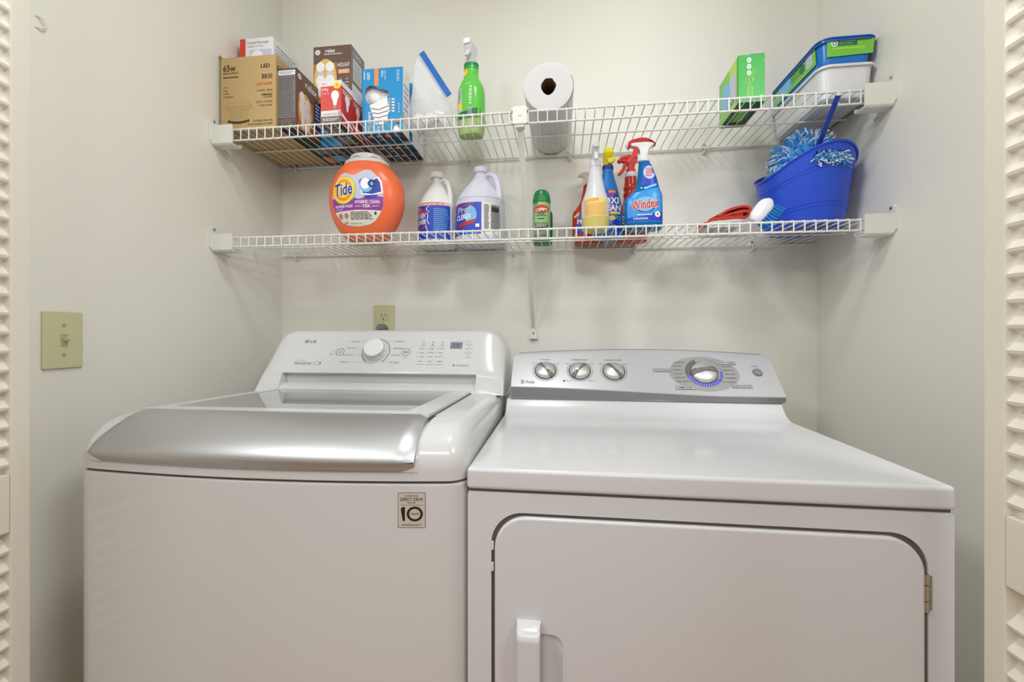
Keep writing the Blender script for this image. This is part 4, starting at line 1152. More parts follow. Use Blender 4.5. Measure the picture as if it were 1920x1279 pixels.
# cloth tubs
def tub(name, lab, loc, rz, mm, rim, w_, d_, h_, lid=False, label=False):
    r = thing(name, lab, 'tub', loc, rz)
    # origin: centre of the base
    def rr(dx, z, rad): return [(x, y, z) for x, y in rrect(-w_ / 2 + dx, -d_ / 2 + dx, w_ / 2 - dx, d_ / 2 - dx, rad, 8)]
    m = MB()
    out = [rr(.020, 0, .020), rr(.014, .0015, .024), rr(.0105, .006, .026), rr(.008, h_ * .5, .026), rr(.0055, h_ - .006, .026), rr(.003, h_ - .003, .027)]
    m.rings(out, mm, True, False)
    m.rings([rr(.003, h_ - .003, .027), rr(.0005, h_ - .007, .028), rr(0, h_ - .006, .028), rr(0, h_ - .001, .028), rr(.002, h_, .027), rr(.006, h_ - .0005, .025), rr(.009, h_ * .6, .024), rr(.012, .004, .022)], rim, False, True)
    for k in range(3):
        z = h_ * (.50 + .09 * k); m.box(-w_ / 2 + .008 - .0007, -d_ / 2 + .0075, z, -w_ / 2 + .030, -d_ / 2 + .0295, z + .0025, mm, .001) if not label and False else None
    m.build('tub_body', r)
    if lid:
        m = MB(); m.rings([rr(.001, h_ - .001, .028), rr(-.002, h_ - .001, .030), rr(-.0022, h_ + .0015, .030), rr(-.001, h_ + .0025, .029), rr(.004, h_ + .0028, .026), rr(.010, h_ + .0032, .024)], rim, True, True)
        m.build('lid', r, 'dark blue rimmed lid')
    if label:
        F_ = Decal(MB(), lambda u, v, q: (u * (w_ - .018) - (w_ - .018) / 2, -d_ / 2 + .0080 - .0018 * (v * (h_ - .022) + .010) / h_ - q - .0002, v * (h_ - .020) + .012), L=None)
        hw_ = (w_ - .018); 
        F_ = Decal(F_.mb, lambda u, v, q: (u, -d_ / 2 + .0102 - .0045 * v / h_ - q - .0022, v)); m = F_.mb
        a, b = -w_ / 2 + .018, w_ / 2 - .008
        F_.poly([(a, .022), (b - .004, .026), (b - .002, h_ - .004), (a, h_ - .004)], 'green_card2', 0)
        F_.rect(a + .016, .048, a + .070, .064, 'teal_print', 1); F_.ell(a + .017, .055, .0080, .0085, 'white_print', 2, 24); F_.ell(a + .017, .055, .005, .0055, 'teal_print', 3, 20, .6)
        F_.text('MOP WITH FRESHNESS', a + .028, .0575, a + .066, .0610, 'white_print', 2); F_.text('febreze freshness', a + .028, .0515, a + .060, .0550, 'lime', 2)
        F_.ell(a + .083, .0565, .0125, .0090, 'lime', 1, 28, .92); F_.text('Swiffer', a + .073, .0540, a + .093, .0590, 'lime', 2); F_.rect(a + .014, .040, a + .090, .0435, 'lime', 1)
        G = Decal(m, lambda u, v, q: (-w_ / 2 + .0102 - .0045 * v / h_ - q - .0022, -u, v))
        G.rect(-d_ / 2 + .026, .020, d_ / 2 - .030, h_ - .004, 'green_card2', 0)
        G.rect(-d_ / 2 + .050, .028, -d_ / 2 + .120, .062, 'sky_print', 1); G.rect(.06, .030, .088, .064, 'lilac', 1); G.lines(-.02, .034, .055, .060, 4, 'green_dark', 1, .4, .2, 5); G.ell(.04, .045, .012, .012, 'teal_print', 2)
        m.build('label', r, 'green printed label')
    return r
tub('plastic_tub', 'white plastic tub under the blue one, against the right wall on the upper shelf', (.7215, 1.284, ZS), 0, 'tub_white', 'tub_white', .140, .268, .083)
tub('wet_cloth_tub', 'blue lidded tub of wet cloths with green label, stacked on the white tub', (.7225, 1.284, ZS + .083), 0, 'tub_blue', 'tub_blue_rim', .138, .264, .0665, lid=True, label=True)

# ------------------------------------------------------------------ lower shelf
def tide():
    r = thing('detergent_tub', 'round orange tub of laundry pods with a grey lid standing on the lower shelf', 'detergent tub', (-.600, 1.235, ZL))
    b = Bottle([(0, .050, .030, 2.6), (.003, .060, .036, 2.6), (.018, .076, .046, 2.4), (.045, .095, .056, 2.3), (.080, .110, .062, 2.25), (.120, .1175, .065, 2.25), (.160, .1135, .064, 2.3), (.190, .101, .061, 2.3), (.215, .083, .056, 2.3), (.228, .070, .051, 2.2), (.2305, .066, .050, 2.1)], 6)
    m = MB(); b.mesh(m, 'tub_orange', N=64); m.build('tub', r)
    m = MB(); m.rings([sect(.2300, .068, .0515, 2.1), sect(.2325, .069, .052, 2.1), sect(.2400, .066, .050, 2.1), sect(.2425, .060, .047, 2)], 'lid_grey')
    m.rings([sect(.2425, .052, .046, 2), sect(.2555, .0505, .0445, 2), sect(.2585, .047, .042, 2), sect(.2590, .030, .028, 2)], 'lid_grey'); m.build('lid', r, 'light grey snap lid')
    m = MB(); m.tube([(.0515 * math.cos(R(a)), .0455 * math.sin(R(a)), .2430 + .004 * math.sin(R(a * 6))) for a in range(0, 361, 6)], .0012, 'silver_dark', 6); m.build('lid_seam', r)
    m = MB(); D = Decal(m, b.fn, L=.010, eps=.0003)
    X0 = -.010
    out = crom([(-.086, .118), (-.080, .150), (-.066, .176), (-.052, .190), (-.038, .1925), (-.024, .186), (-.008, .184), (.006, .1915), (.020, .198), (.036, .198), (.050, .188), (.064, .170), (.072, .148), (.076, .120), (.075, .095), (.068, .074), (.052, .050), (.034, .038), (0, .033), (-.030, .036), (-.052, .046), (-.070, .066), (-.082, .092)], 2)
    out = out + [out[0]]; cc = (-.006, .115)
    D.put([cc] + out, [(0, i, i + 1) for i in range(1, len(out))], 'lilac', 0)
    band = [(-.086, .118), (-.040, .112), (.010, .112), (.040, .122), (.076, .118), (.075, .095), (.070, .078), (0, .080), (-.076, .077), (-.083, .094)]
    D.put([(0, .097)] + band + [band[0]], [(0, i, i + 1) for i in range(1, len(band) + 1)], 'purple', 1)
    low = [(-.076, .077), (0, .080), (.070, .078), (.066, .070), (.052, .050), (.034, .038), (0, .033), (-.030, .036), (-.052, .046), (-.070, .066)]
    D.put([(0, .056)] + low + [low[0]], [(0, i, i + 1) for i in range(1, len(low) + 1)], 'label_cream', 1)
    cu, cv = -.043, .140
    D.ell(cu, cv, .0390, .0415, 'green_card2', 2, 40); D.ell(cu, cv, .0375, .0400, 'yellow_print', 3, 40); D.ell(cu, cv, .0290, .0320, 'orange_deep', 4, 40); D.ell(cu, cv, .0215, .0240, 'yellow_print', 5, 32)
    D.text('Tide', cu - .031, cv - .018, cu + .030, cv + .022, 'white_print', 6, .05, .15, rot=6); D.text('Tide', cu - .030, cv - .017, cu + .029, cv + .021, 'blue_ink', 7, .022, .15, rot=6)
    # pod swirl
    cu, cv = .042, .150
    D.poly([(cu - .034, cv + .004), (cu - .028, cv - .026), (cu + .004, cv - .030), (cu + .034, cv - .020), (cu + .030, cv + .012), (cu + .020, cv + .028), (cu - .002, cv + .016)], 'white_print', 2)
    D.poly([(cu - .028, cv + .000), (cu - .024, cv - .022), (cu + .004, cv - .025), (cu + .029, cv - .017), (cu + .025, cv + .010), (cu + .016, cv + .023), (cu - .002, cv + .010)], 'blue_ink', 3)
    D.ell(cu - .014, cv + .002, .020, .022, 'sky_print', 4); D.ell(cu - .016, cv + .006, .014, .017, 'white_print', 5); D.ell(cu + .004, cv + .006, .013, .012, 'navy', 6, 24, .45, 30, 330); D.ell(cu - .028, cv + .012, .008, .008, 'royal', 3, 20, .5)
    D.poly([(cu - .022, cv - .030), (cu + .020, cv - .026), (cu + .012, cv - .036), (cu - .012, cv - .038)], 'royal', 2)
    D.text('POWER PODS', -.073, .0875, -.014, .0955, 'white_print', 3, .02); D.text('DETERGENT', -.073, .0810, -.046, .0845, 'white_print', 3)
    D.text('HYGIENIC CLEAN', -.006, .0980, .066, .1075, 'white_print', 3, .02); D.text('HEAVY', -.006, .0880, .014, .0925, 'white_print', 3); D.text('10X', .018, .0855, .040, .0960, 'white_print', 3, .02); D.text('DUTY', .045, .0880, .064, .0925, 'white_print', 3); D.text('+', -.010, .109, -.002, .117, 'navy', 3)
    for cu in (-.056, -.036):
        D.ell(cu, .0635, .0080, .0088, 'red_ink', 3, 24, .86); D.ell(cu, .0640, .0035, .0050, 'ink_dark', 3, 14, .5); D.poly([(cu - .005, .0685), (cu - .004, .0695), (cu + .005, .0585), (cu + .004, .0575)], 'red_ink', 4)
    D.lines(-.022, .052, .048, .076, 6, 'ink_dark', 3, .45, .25, 2); D.rect(.050, .066, .056, .074, 'ink_dark', 3); D.text('79 PACS 64 OZ', -.024, .0395, .012, .0430, 'ink_dark', 3); D.lines(-.045, .041, -.030, .047, 2, 'teal_print', 3, .4)
    m.build('label', r, 'printed front label')
tide()

def jug(lab, x, y, rad, h, rz, mm, n_, kind):
    r = thing('bleach_jug', lab, 'jug', (x, y, ZL), rz)
    s = rad
    b = Bottle([(0, s * .82, s * .80, 2.3), (.004, s * .94, s * .92, 2.3), (.012, s, s * .97, 2.3), (h * .50, s, s * .97, 2.3), (h * .535, s * .985, s * .955, 2.3), (h * .60, s * .90, s * .87, 2.1), (h * .70, s * .70, s * .68, 2), (h * .80, s * .44, s * .43, 2), (h * .87, s * .27, s * .27, 2), (h * .90, s * .25, s * .25, 2), (h * .93, s * .25, s * .25, 2)], 5)
    m = MB(); b.mesh(m, mm, N=48); m.build('bottle', r)
    m = MB(); q = s * (.36 if kind == 1 else .29)
    m.lathe([(q, h * .925), (q * 1.03, h * .93), (q * 1.03, h * .985), (q * .95, h), (q * .5, h * 1.002)], mm, 28)
    for k in range(20): a = 2 * math.pi * k / 20; m.box(q * 1.02 * math.cos(a) - .0008, q * 1.02 * math.sin(a) - .0008, h * .935, q * 1.02 * math.cos(a) + .0008, q * 1.02 * math.sin(a) + .0008, h * .98, mm)
    m.build('screw_cap', r)
    ang = R(-25); m = MB()
    P = lambda d, z: (d * math.cos(ang), d * math.sin(ang), z)
    m.tube(crom([P(s * .26, h * .875), P(s * .48, h * .885), P(s * .72, h * .83), P(s * .87, h * .72), P(s * .93, h * .60), P(s * .90, h * .52)], 4), [s * .10 + s * .045 * (i / 20) for i in range(21)], mm, 12); m.build('handle', r)
    m = MB(); D = Decal(m, b.fn, L=.010, eps=.0003)
    if kind == 1:
        t = h * .535; D.rect(-s * .97, .020, s * .97, t, 'orange_band', 0); D.rect(-s * .97, .016, s * .97, t - .010, 'jug_label', 1)
        D.lines(-s * .9, t - .0075, s * .9, t - .003, 1, 'white_print', 1, .8)
        D.poly([(-s * .97, .02), (-s * .22, .02), (-s * .22, t - .012), (-s * .97, t - .012)], 'royal', 2)
        D.ell(-s * .75, t - .022, s * .20, .008, 'sky_print', 3); D.ell(-s * .62, t - .028, s * .24, .010, 'red_ink', 3)
        D.text('OXYGEN', -s * .98, t - .050, -s * .35, t - .034, 'white_print', 4, .03, .1, rot=6); D.text('POWER', -s * .98, t - .070, -s * .30, t - .053, 'white_print', 4, .03, .1, rot=6)
        D.poly([(-s * .97, t - .083), (-s * .30, t - .073), (-s * .30, t - .079), (-s * .97, t - .090)], 'red_ink', 3)
        for k in range(18): D.ell(-s * .24 + .010 * noise.noise(Vector((k * 3.1, 0, 0))), .026 + k * .0055, .0022, .0026, 'white_print', 3, 10)
        D.lines(s * .10, .040, s * .86, t - .018, 12, 'sky_print', 3, .40, .15, 6)
    else:
        t = h * .475; D.rect(-s * .97, .018, s * .97, t, 'jug_white', 0); D.rect(-s * .95, .020, s * .22, t - .001, 'jug_label', 1)
        D.poly([(-s * .9, t - .011), (-s * .1, t - .005), (-s * .1, t - .009), (-s * .9, t - .016)], 'red_ink', 2)
        D.ell(-s * .22, t - .040, s * .25, .028, 'sky_print', 2); D.text('Pro!', -s * .82, t - .032, -s * .20, t - .012, 'lilac', 3, .02, .3, rot=5)
        D.text('CLEREX', -s * .85, t - .052, -s * .20, t - .036, 'white_print', 3, .03, .1, rot=4); D.poly([(-s * .75, t - .066), (-s * .0, t - .052), (-s * .1, t - .066), (-s * .7, t - .076)], 'red_ink', 3); D.rect(-s * .02, t - .078, s * .14, t - .068, 'white_print', 3)
        D.lines(s * .32, .035, s * .52, t - .008, 22, 'ink_dark', 2, .5, .3, 5); D.lines(s * .58, .035, s * .90, t - .008, 22, 'ink_dark', 2, .6, .2, 7)
        D.rect(s * .60, t - .030, s * .85, t - .015, 'ink_dark', 2)
    m.build('label', r)
jug('smaller white bleach jug with red-edged blue label reading oxygen power, on the lower shelf', -.412, 1.352, .0610, .246, 0, 'jug_white', 0, 1)
jug('larger pale lilac bleach jug with looped handle, right of the smaller white jug', -.262, 1.335, .0780, .250, 0, 'jug_lilac', 0, 2)

def can():
    r = thing('insect_spray_can', 'green-capped aerosol can of insect repellent standing on the lower shelf beside the brace', 'spray can', (-.0615, 1.262, ZL), 0); r.scale = (1, 1, .915)
    b = Bottle([(0, .0235, .0235, 2), (.002, .026, .026, 2), (.110, .0265, .0265, 2), (.114, .0255, .0255, 2)], 2)
    m = MB(); b.mesh(m, 'green_can', N=36); m.build('can', r)
    c = MB(); c.lathe([(.0262, .114), (.0272, .116), (.0268, .124), (.0245, .140), (.0205, .152), (.015, .1565), (.004, .158)], 'green_cap', 36); c.box(-.006, -.024, .1410, .006, -.012, .1485, 'green_dark', .001); c.box(-.002, -.0258, .142, .002, -.022, .147, 'white_print', .0006); c.build('cap', r)
    m = MB(); D = Decal(m, b.fn, L=.008)
    D.rect(-.0255, .108, -.012, .112, 'green_dark', 0); D.ell(0, .0905, .0215, .0130, 'red_ink', 0, 30); D.text('OFF!', -.019, .082, .018, .094, 'red_ink', 1, .06, .1); D.text('OFF!', -.018, .083, .017, .093, 'white_print', 2, .02, .1)
    D.text('DEEP', -.011, .0735, .011, .0790, 'green_dark', 1, .02); D.text('WOODS', -.014, .0665, .014, .0720, 'green_dark', 1, .02); D.lines(-.009, .057, .010, .061, 1, 'ink_dark', 1, .8)
    D.rect(-.0262, .030, .0262, .046, 'green_dark', 0); D.rect(-.0262, .004, .0262, .030, 'black_print', 0); D.lines(-.022, .032, .022, .044, 3, 'label_cream', 1, .4); D.lines(-.022, .006, .022, .028, 5, 'label_cream', 1, .4, .1, 9)
    m.build('label', r)
    r = thing('insect_spray_can', 'darker green bottle half hidden behind the green-capped repellent can', 'bottle', (-.062, 1.345, ZL), 0)
    b = Bottle([(0, .028, .022, 2.5), (.004, .031, .025, 2.5), (.060, .032, .025, 2.5), (.095, .0315, .0245, 2.5), (.104, .026, .020, 2.2), (.107, .018, .015, 2), (.116, .0175, .015, 2)], 4)
    m = MB(); b.mesh(m, 'green_cap', N=32); m.build('bottle', r)
    m = MB(); D = Decal(m, b.fn, L=.01); D.rect(-.030, .028, .030, .080, 'green_dark', 0); D.lines(-.025, .034, .026, .074, 6, 'green_card2', 1, .4); m.build('label', r)
can()

def clear_spray():
    r = thing('spray_bottle', 'see-through spray bottle with pale yellow label standing in front of the blue and red ones', 'spray bottle', (.092, 1.190, ZL), 0); r.scale = (1, 1, .94)
    b = Bottle([(0, .032, .030, 2), (.004, .037, .035, 2), (.060, .0380, .036, 2), (.085, .0375, .0355, 2), (.105, .031, .030, 2), (.135, .0235, .023, 2), (.170, .018, .018, 2), (.188, .0155, .0155, 2), (.196, .0150, .0150, 2)], 5)
    m = MB(); b.mesh(m, 'yellow_liquid', 0, .038); b.mesh(m, 'spray_clear', .038, .196, cap=True); m.build('bottle', r)
    m = MB(); m.lathe([(.0160, .192), (.0165, .194), (.0160, .207), (.013, .210)], 'spray_clear', 28); m.build('collar', r)
    m = MB(); m.prism([(.010, .209), (-.010, .209), (-.012, .222), (-.020, .232), (-.026, .240), (-.024, .251), (.016, .253), (.022, .246), (.012, .230)], -.0095, .0095, 'spray_clear', .003, ax='x'); m.build('sprayer_body', r)
    m = MB(); m.box(-.007, -.032, .239, .007, -.022, .252, 'spray_clear', .002); m.build('nozzle', r)
    m = MB(); m.prism([(-.010, .232), (-.018, .232), (-.028, .218), (-.033, .204), (-.028, .203), (-.018, .216)], -.005, .005, 'spray_clear', .0015, ax='x'); m.build('trigger', r)
    m = MB(); D = Decal(m, b.fn, L=.010)
    D.rect(-.036, .036, .036, .092, 'yellow_label', 0); D.text('L.A. AWESOME', -.034, .080, .006, .089, 'orange_deep', 1, .02, .1, rot=3); D.lines(-.032, .040, .030, .076, 8, 'orange_print', 1, .3, .2, 4)
    m.build('label', r, 'pale yellow label')
clear_spray()

def oxi():
    r = thing('spray_bottle', 'blue spray bottle with yellow trigger head behind the see-through one', 'spray bottle', (.138, 1.300, ZL), 0); r.scale = (1, 1, .955)
    b = Bottle([(0, .038, .022, 2.6), (.005, .043, .026, 2.6), (.050, .0435, .027, 2.6), (.100, .041, .026, 2.5), (.150, .032, .022, 2.3), (.190, .021, .018, 2.1), (.210, .0165, .016, 2), (.222, .0160, .0155, 2)], 5)
    m = MB(); b.mesh(m, 'oxi_blue'); m.build('bottle', r)
    m = MB(); m.lathe([(.0165, .221), (.0170, .223), (.0165, .233), (.014, .235)], 'navy', 28); m.build('collar', r)
    m = MB(); m.prism([(.010, .234), (-.012, .234), (-.016, .246), (-.026, .256), (-.030, .268), (-.024, .282), (.018, .276), (.024, .262), (.014, .246)], -.014, .014, 'yellow_plastic', .005, ax='x'); m.build('sprayer_body', r, 'bright yellow sprayer')
    m = MB(); m.prism([(.0, .236), (.010, .236), (.019, .244), (.021, .254), (.010, .270), (-.004, .284), (-.012, .284), (-.010, .262)], -.022, -.006, 'yellow_plastic', .004); m.build('trigger', r)
    m = MB(); D = Decal(m, b.fn, L=.010)
    D.poly([(-.041, .020), (.041, .020), (.037, .130), (.030, .152), (-.030, .152), (-.037, .130)], 'royal', 0)
    D.text('OXI', -.016, .106, .030, .128, 'white_print', 1, .03); D.text('OXI', -.015, .107, .029, .127, 'navy', 2, -.01) if False else None
    D.text('CLEAN', -.032, .084, .036, .104, 'white_print', 1, .04); D.rect(.0, .142, .022, .150, 'orange_deep', 1); D.lines(-.02, .132, .026, .140, 2, 'red_ink', 1, .5); D.rect(.004, .074, .034, .082, 'yellow_print', 1)
    for k in range(10): D.ell(.034 * noise.noise(Vector((k * 2.3, 1, 0))) * 1.6, .030 + .004 * k, .006, .006, 'sky_print', 1, 12, .7)
    D.ell(.010, .062, .010, .008, 'yellow_print', 1, 16)
    m.build('label', r)
oxi()

def red_bottle():
    r = thing('trigger_bottle', 'red bottle with clear trigger head, half hidden behind the yellow-labelled spray bottle', 'spray bottle', (.083, 1.366, ZL), 0)
    b = Bottle([(0, .042, .024, 3), (.005, .047, .028, 3), (.040, .050, .029, 3), (.095, .050, .029, 3), (.112, .040, .026, 2.6), (.140, .024, .020, 2.2), (.175, .0165, .0165, 2), (.190, .015, .015, 2)], 5)
    m = MB(); b.mesh(m, 'red_bottle'); m.build('bottle', r)
    m = MB(); D = Decal(m, b.fn, L=.01); D.poly([(-.038, .050), (-.030, .096), (.040, .096), (.040, .030), (-.038, .030)], 'royal', 0); D.poly([(-.046, .086), (-.030, .096), (-.030, .090), (-.044, .080)], 'yellow_print', 1); D.text('resolve', -.035, .06, .03, .08, 'white_print', 1, .02); m.build('label', r)
    spray_head(None, r, .188, ('pink_clear', 'pink_clear', 'pink_clear'), .80, 180)
red_bottle()

def red_trigger():
    r = thing('trigger_bottle', 'red trigger bottle standing directly behind the blue glass cleaner', 'spray bottle', (.214, 1.352, ZL), 0)
    b = Bottle([(0, .044, .024, 3), (.005, .049, .028, 3), (.040, .051, .029, 3), (.085, .048, .028, 2.8), (.110, .030, .024, 2.4), (.135, .0215, .020, 2), (.150, .0230, .021, 2), (.160, .0205, .0195, 2), (.170, .0225, .0205, 2), (.180, .0195, .0185, 2), (.205, .0180, .0175, 2)], 4)
    m = MB(); b.mesh(m, 'red_bottle'); m.build('bottle', r)
    m = MB(); D = Decal(m, b.fn, L=.01); D.rect(-.042, .022, .042, .088, 'green_dark', 0); D.lines(-.038, .03, .038, .08, 5, 'label_cream', 1, .4); m.build('label', r)
    m = MB(); m.lathe([(.0185, .204), (.0190, .206), (.0185, .217), (.016, .219)], 'lid_grey', 28); m.build('collar', r)
    spray_head(None, r, .216, ('red_plastic', 'red_plastic', 'red_plastic'), 1.0, 180)
red_trigger()

def windex():
    r = thing('glass_cleaner_bottle', 'blue glass cleaner bottle with red and white trigger head on the lower shelf', 'spray bottle', (.222, 1.195, ZL), 0)
    b = Bottle([(0, .040, .020, 3, .002), (.004, .047, .025, 3, .002), (.020, .0505, .027, 3, .001), (.060, .0515, .028, 3, 0), (.085, .0500, .027, 3, .001), (.100, .042, .025, 2.8, .007), (.114, .033, .022, 2.6, .011), (.135, .0280, .020, 2.4, .011), (.160, .0225, .018, 2.2, .009), (.178, .0180, .016, 2, .006), (.184, .0155, .0150, 2, .004), (.190, .0140, .0140, 2, .004)], 6)
    m = MB(); b.mesh(m, 'windex_blue', N=56); m.build('bottle', r)
    m = MB(); D = Decal(m, b.fn, L=.009, eps=.0003)
    out = [(-.044, .018), (.044, .018), (.046, .05), (.046, .084), (.042, .112), (.036, .113), (-.002, .104), (-.030, .098), (-.044, .090), (-.046, .06)]
    D.put([(0, .06)] + out + [out[0]], [(0, i, i + 1) for i in range(1, len(out) + 1)], 'windex_label', 0)
    D.poly([(-.045, .020), (.045, .020), (.046, .046), (0, .034), (-.045, .030)], 'royal', 1)
    D.ell(.004, .064, .030, .022, 'sky_print', 1, 32); D.ell(.002, .058, .026, .015, 'royal', 2, 28, .8, 200, 350)
    D.text('Windex', -.036, .052, .038, .080, 'white_print', 3, .06, .12, rot=8); D.text('Windex', -.035, .053, .037, .079, 'red_ink', 4, .028, .12, rot=8)
    D.ell(.034, .038, .0075, .0080, 'white_print', 3, 20); D.poly([(.034, .043), (.031, .037), (.034, .034), (.037, .037)], 'red_ink', 4)
    D.text('ORIGINAL', -.030, .024, .010, .030, 'white_print', 3, .01); D.lines(-.02, .034, .020, .040, 1, 'white_print', 3, .4)
    D.poly([(-.008, .118), (.036, .118), (.033, .140), (.029, .176), (-.002, .176), (-.004, .150)], 'royal', 1)
    D.put([(.014, .158)] + [(.014 + .0160 * math.cos(R(a)), .155 + .019 * math.sin(R(a))) for a in range(0, 361, 20)], [(0, i, i + 1) for i in range(1, 19)], 'lilac', 2); D.lines(.004, .143, .025, .168, 5, 'red_ink', 3, .45, .3, 3)
    D.poly([(-.004, .112), (.034, .124), (.032, .117), (.002, .106)], 'sky_print', 2)
    m.build('label', r, 'light blue label')
    h = thing  # head offset over the neck
    n = MB(); n.lathe([(.0135, .188), (.0150, .1895), (.0150, .193)], 'spray_clear', 24, (.004, 0)); n.build('neck', r)
    M0 = len(r.children)
    spray_head(None, r, .1905, ('card_white', 'red_plastic', 'red_plastic'), 1.12, 180)
windex()

# folded red and grey cloths
def cloth():
    r = thing('folded_cloth', 'folded red cloths with grey backing lying on the lower shelf left of the scrub brush', 'cloth', (.462, 1.205, ZL), 8)
    m = MB()
    def fold(path, y0, y1, th, mm, seed):
        pts = crom(path, 5); n = len(pts)
        up, lo = [], []
        for i, (x, z) in enumerate(pts):
            a = pts[max(i - 1, 0)]; b = pts[min(i + 1, n - 1)]; d = Vector((b[0] - a[0], b[1] - a[1])).normalized(); nx, nz = -d.y, d.x
            up.append((x + nx * th, z + nz * th)); lo.append((x - nx * th, z - nz * th))
        loop = up + lo[::-1]; rs = []
        NY = 8
        for j in range(NY + 1):
            y = y0 + (y1 - y0) * j / NY
            rs.append([(x + .002 * noise.noise(Vector((x * 30, y * 30, seed))), y, max(.0004, z + .0025 * noise.noise(Vector((x * 25, y * 25, seed + 3))))) for x, z in loop])
        m.rings(rs, mm)
    fold([(-.066, .006), (-.030, .008), (.020, .010), (.040, .016), (.030, .024), (-.030, .020), (-.060, .016), (-.070, .010)], -.004, .060, .0035, 'cloth_grey', 1)
    fold([(-.072, .012), (-.060, .024), (-.030, .034), (.010, .046), (.034, .050), (.044, .042), (.036, .034), (0, .028), (-.040, .022), (-.030, .027), (.010, .036), (.028, .040)], .000, .058, .0034, 'cloth_red', 2)
    fold([(-.040, .036), (-.010, .052), (.024, .062), (.044, .058), (.046, .050), (.030, .048), (.0, .042)], -.004, .054, .0030, 'cloth_red', 5)
    m.build('cloth', r)
    r2 = thing('sponge_wand', 'small white cap with blue collar poking out behind the folded red cloths', 'cap', (.474, 1.318, ZL + .006), 0, rot=(R(38), R(22), 0))
    q = MB(); q.lathe([(.008, 0), (.009, .030), (.011, .044), (.0115, .052)], 'cloth_grey', 20); q.build('shaft', r2)
    q = MB(); q.lathe([(.0120, .050), (.0135, .054), (.0130, .064), (.0115, .066)], 'handle_blue', 20); q.build('collar', r2)
    q = MB(); q.lathe([(.0115, .065), (.0125, .070), (.0110, .080), (.006, .085), (.001, .086)], 'tub_white', 20); q.build('tip', r2)
cloth()

# scrub brush leaning against the bucket
def brush():
    r = thing('scrub_brush', 'white-handled scrub brush with blue bristles leaning in front of the blue bucket', 'brush', (.490, 1.150, ZL + .006), 0, rot=(R(-8), R(40), 0)); r.scale = (.88, .88, .88)
    m = MB(); ks = crom([(0, .010, .009), (.010, .018, .013), (.030, .022, .014), (.055, .023, .014), (.072, .019, .013), (.084, .009, .008)], 4)
    m.rings([sect(z, a, b, 2.2) for z, a, b in ks], 'tub_white'); m.build('brush_back', r)
    m = MB()
    random.seed(3)
    for i in range(8):
        for j in range(7):
            z = .010 + i * .0095; y = -.012 + j * .004; x0 = .017
            for t in range(2):
                dx = random.uniform(-.001, .001); m.tube([(x0, y + dx, z + dx), (x0 + .018, y * 1.15 + dx, z + dx * 2), (x0 + .030, y * 1.3 + random.uniform(-.002, .002), z + .002 + random.uniform(-.003, .003))], .0011, 'brush_blue', 5)
    o = m.build('bristles', r, 'blue bristles'); 
brush()

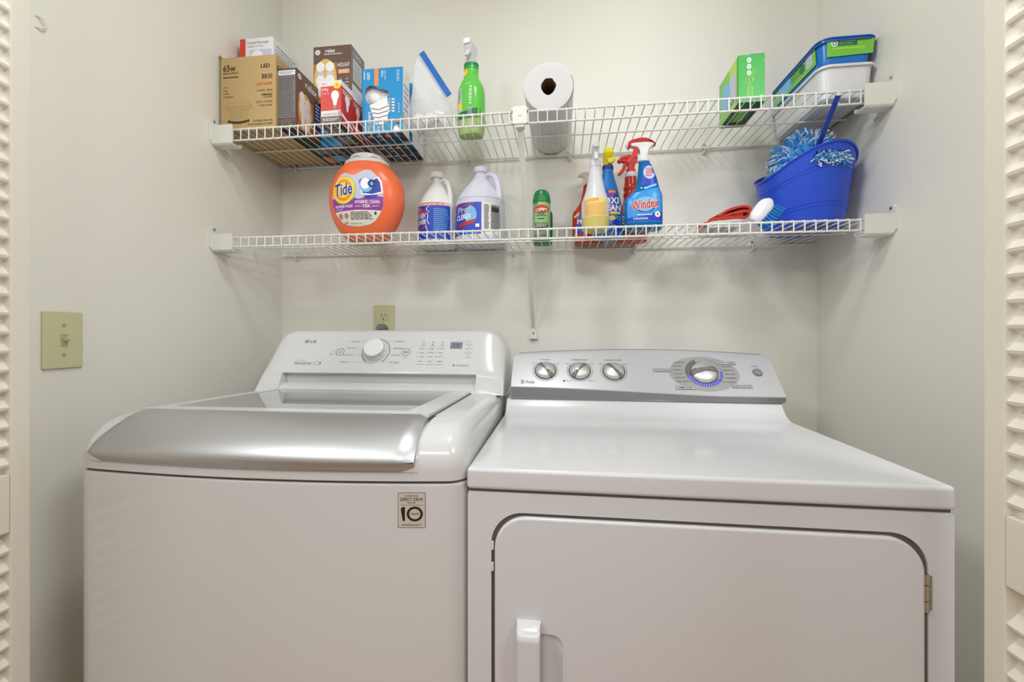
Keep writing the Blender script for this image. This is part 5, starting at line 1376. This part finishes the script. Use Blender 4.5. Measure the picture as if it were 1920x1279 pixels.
# blue bucket leaning to the right wall with a fluffy mop head in it
def bucket():
    r = thing('bucket', 'cobalt blue plastic bucket with oval hand hole at the right end of the lower shelf', 'bucket', (.668, 1.262, ZL), 0)
    r0, r1, A0 = .094, .123, R(-80)
    def Hh(a): return .178 + .024 * math.cos(2 * (a - A0)) + .016 * math.cos(a)
    def P(a, z, dr=0, flat=.93):
        q = r0 + (r1 - r0) * z / .206 + dr
        return (q * math.cos(a), q * math.sin(a) * flat, z)
    N = 96; angs = [2 * math.pi * k / N for k in range(N)]
    rows = [[P(a, .0, -.006) for a in angs], [P(a, .0015, -.001) for a in angs], [P(a, .005) for a in angs]]
    bumps = [(t, d) for c in (.25, .30, .72, .77) for t, d in ((c - .018, 0), (c - .014, .0012), (c + .014, .0012), (c + .018, 0))]
    for t, d in sorted(bumps + [(.12, 0), (.5, 0), (.6, 0), (.9, 0)]): rows.append([P(a, Hh(a) * t, d) for a in angs])
    for dz, dr in ((-.004, 0), (-.004, .003), (-.001, .0045), (.002, .003), (.002, -.0005)): rows.append([P(a, Hh(a) + dz, dr) for a in angs])
    for t in (.97, .85, .6, .3, .04): rows.append([P(a, Hh(a) * t, -.0025) for a in angs])
    rows.append([P(a, .0045, -.03) for a in angs]); rows.append([P(a, .0045, -.09) for a in angs])
    m = MB(); m.rings(rows, 'bucket_blue')
    o = m.build('bucket_body', r)
    c = MB(); ca, sa = math.cos(A0 + math.pi / 2), math.sin(A0 + math.pi / 2)
    c.prism([(x, z) for x, z in rrect(-.048, .152, .048, .183, .0154, 8)], -.20, -.06, 'bucket_blue', fn=lambda p: (p[0] * ca - p[1] * sa, p[0] * sa + p[1] * ca, p[2] - p[0] * .03))
    cut(o, c)
    wn = o.modifiers.new('weighted_normal', 'WEIGHTED_NORMAL'); wn.keep_sharp = True
    M = thing('mop', 'blue and white fluffy mop head with short blue handle sitting in the bucket', 'mop', (.672, 1.255, ZL + .165), 0)
    random.seed(11)
    def strand(m, p, d, L_, jit, cm, n=4):
        pts = [p]
        for k in range(n):
            d = (d + Vector((random.uniform(-jit, jit), random.uniform(-jit, jit), random.uniform(-jit, jit * .4)))).normalized(); pts.append(pts[-1] + d * L_ / n)
        m.tube(pts, .0017, cm, 4)
    for cm, nm, cnt in (('mop_blue', 'blue_strands', 430), ('mop_white', 'white_strands', 430)):
        m = MB()
        for i in range(cnt):
            a = random.uniform(0, 2 * math.pi); e = math.asin(random.uniform(-.25, 1)); c_, s_ = math.cos(e), math.sin(e)
            n = Vector((math.cos(a) * c_, math.sin(a) * c_, s_))
            # stripes of colour over the head
            if (math.sin(n.x * 7 + n.y * 3) > 0) != (cm == 'mop_blue') and random.random() < .6: continue
            p = Vector((n.x * .070, n.y * .060, n.z * .078 + .014)); strand(m, p, (n + Vector((random.uniform(-.5, .5), random.uniform(-.5, .5), random.uniform(-.3, .3)))).normalized(), random.uniform(.020, .036), .45, cm)
        for i in range(cnt // 5):
            t = random.uniform(-.044, .044); a = A0 + t / .116; b = Vector(P(a, .165 + random.uniform(-.011, .012), -.012)) - Vector((.004, -.007, .165))
            n = Vector((math.cos(a), math.sin(a), random.uniform(-.3, .1))).normalized(); strand(m, b, n, random.uniform(.014, .028), .5, cm)
        m.build(nm, M)
    m = MB(); m.rings([sect(z, a, a * .85) for z, a in ((-.070, .050), (-.040, .080), (.0, .086), (.030, .074), (.062, .055), (.082, .030), (.088, .008))], 'mop_blue')
    m.build('mop_pad', M)
    m = MB(); m.tube([(-.010, -.060, .020), (-.022, -.178, .117)], .0062, 'handle_blue', 14); m.tube([(-.0219, -.1777, .1166), (-.0222, -.1795, .1185)], .0052, 'clip_white', 12); m.build('mop_handle', M)
bucket()
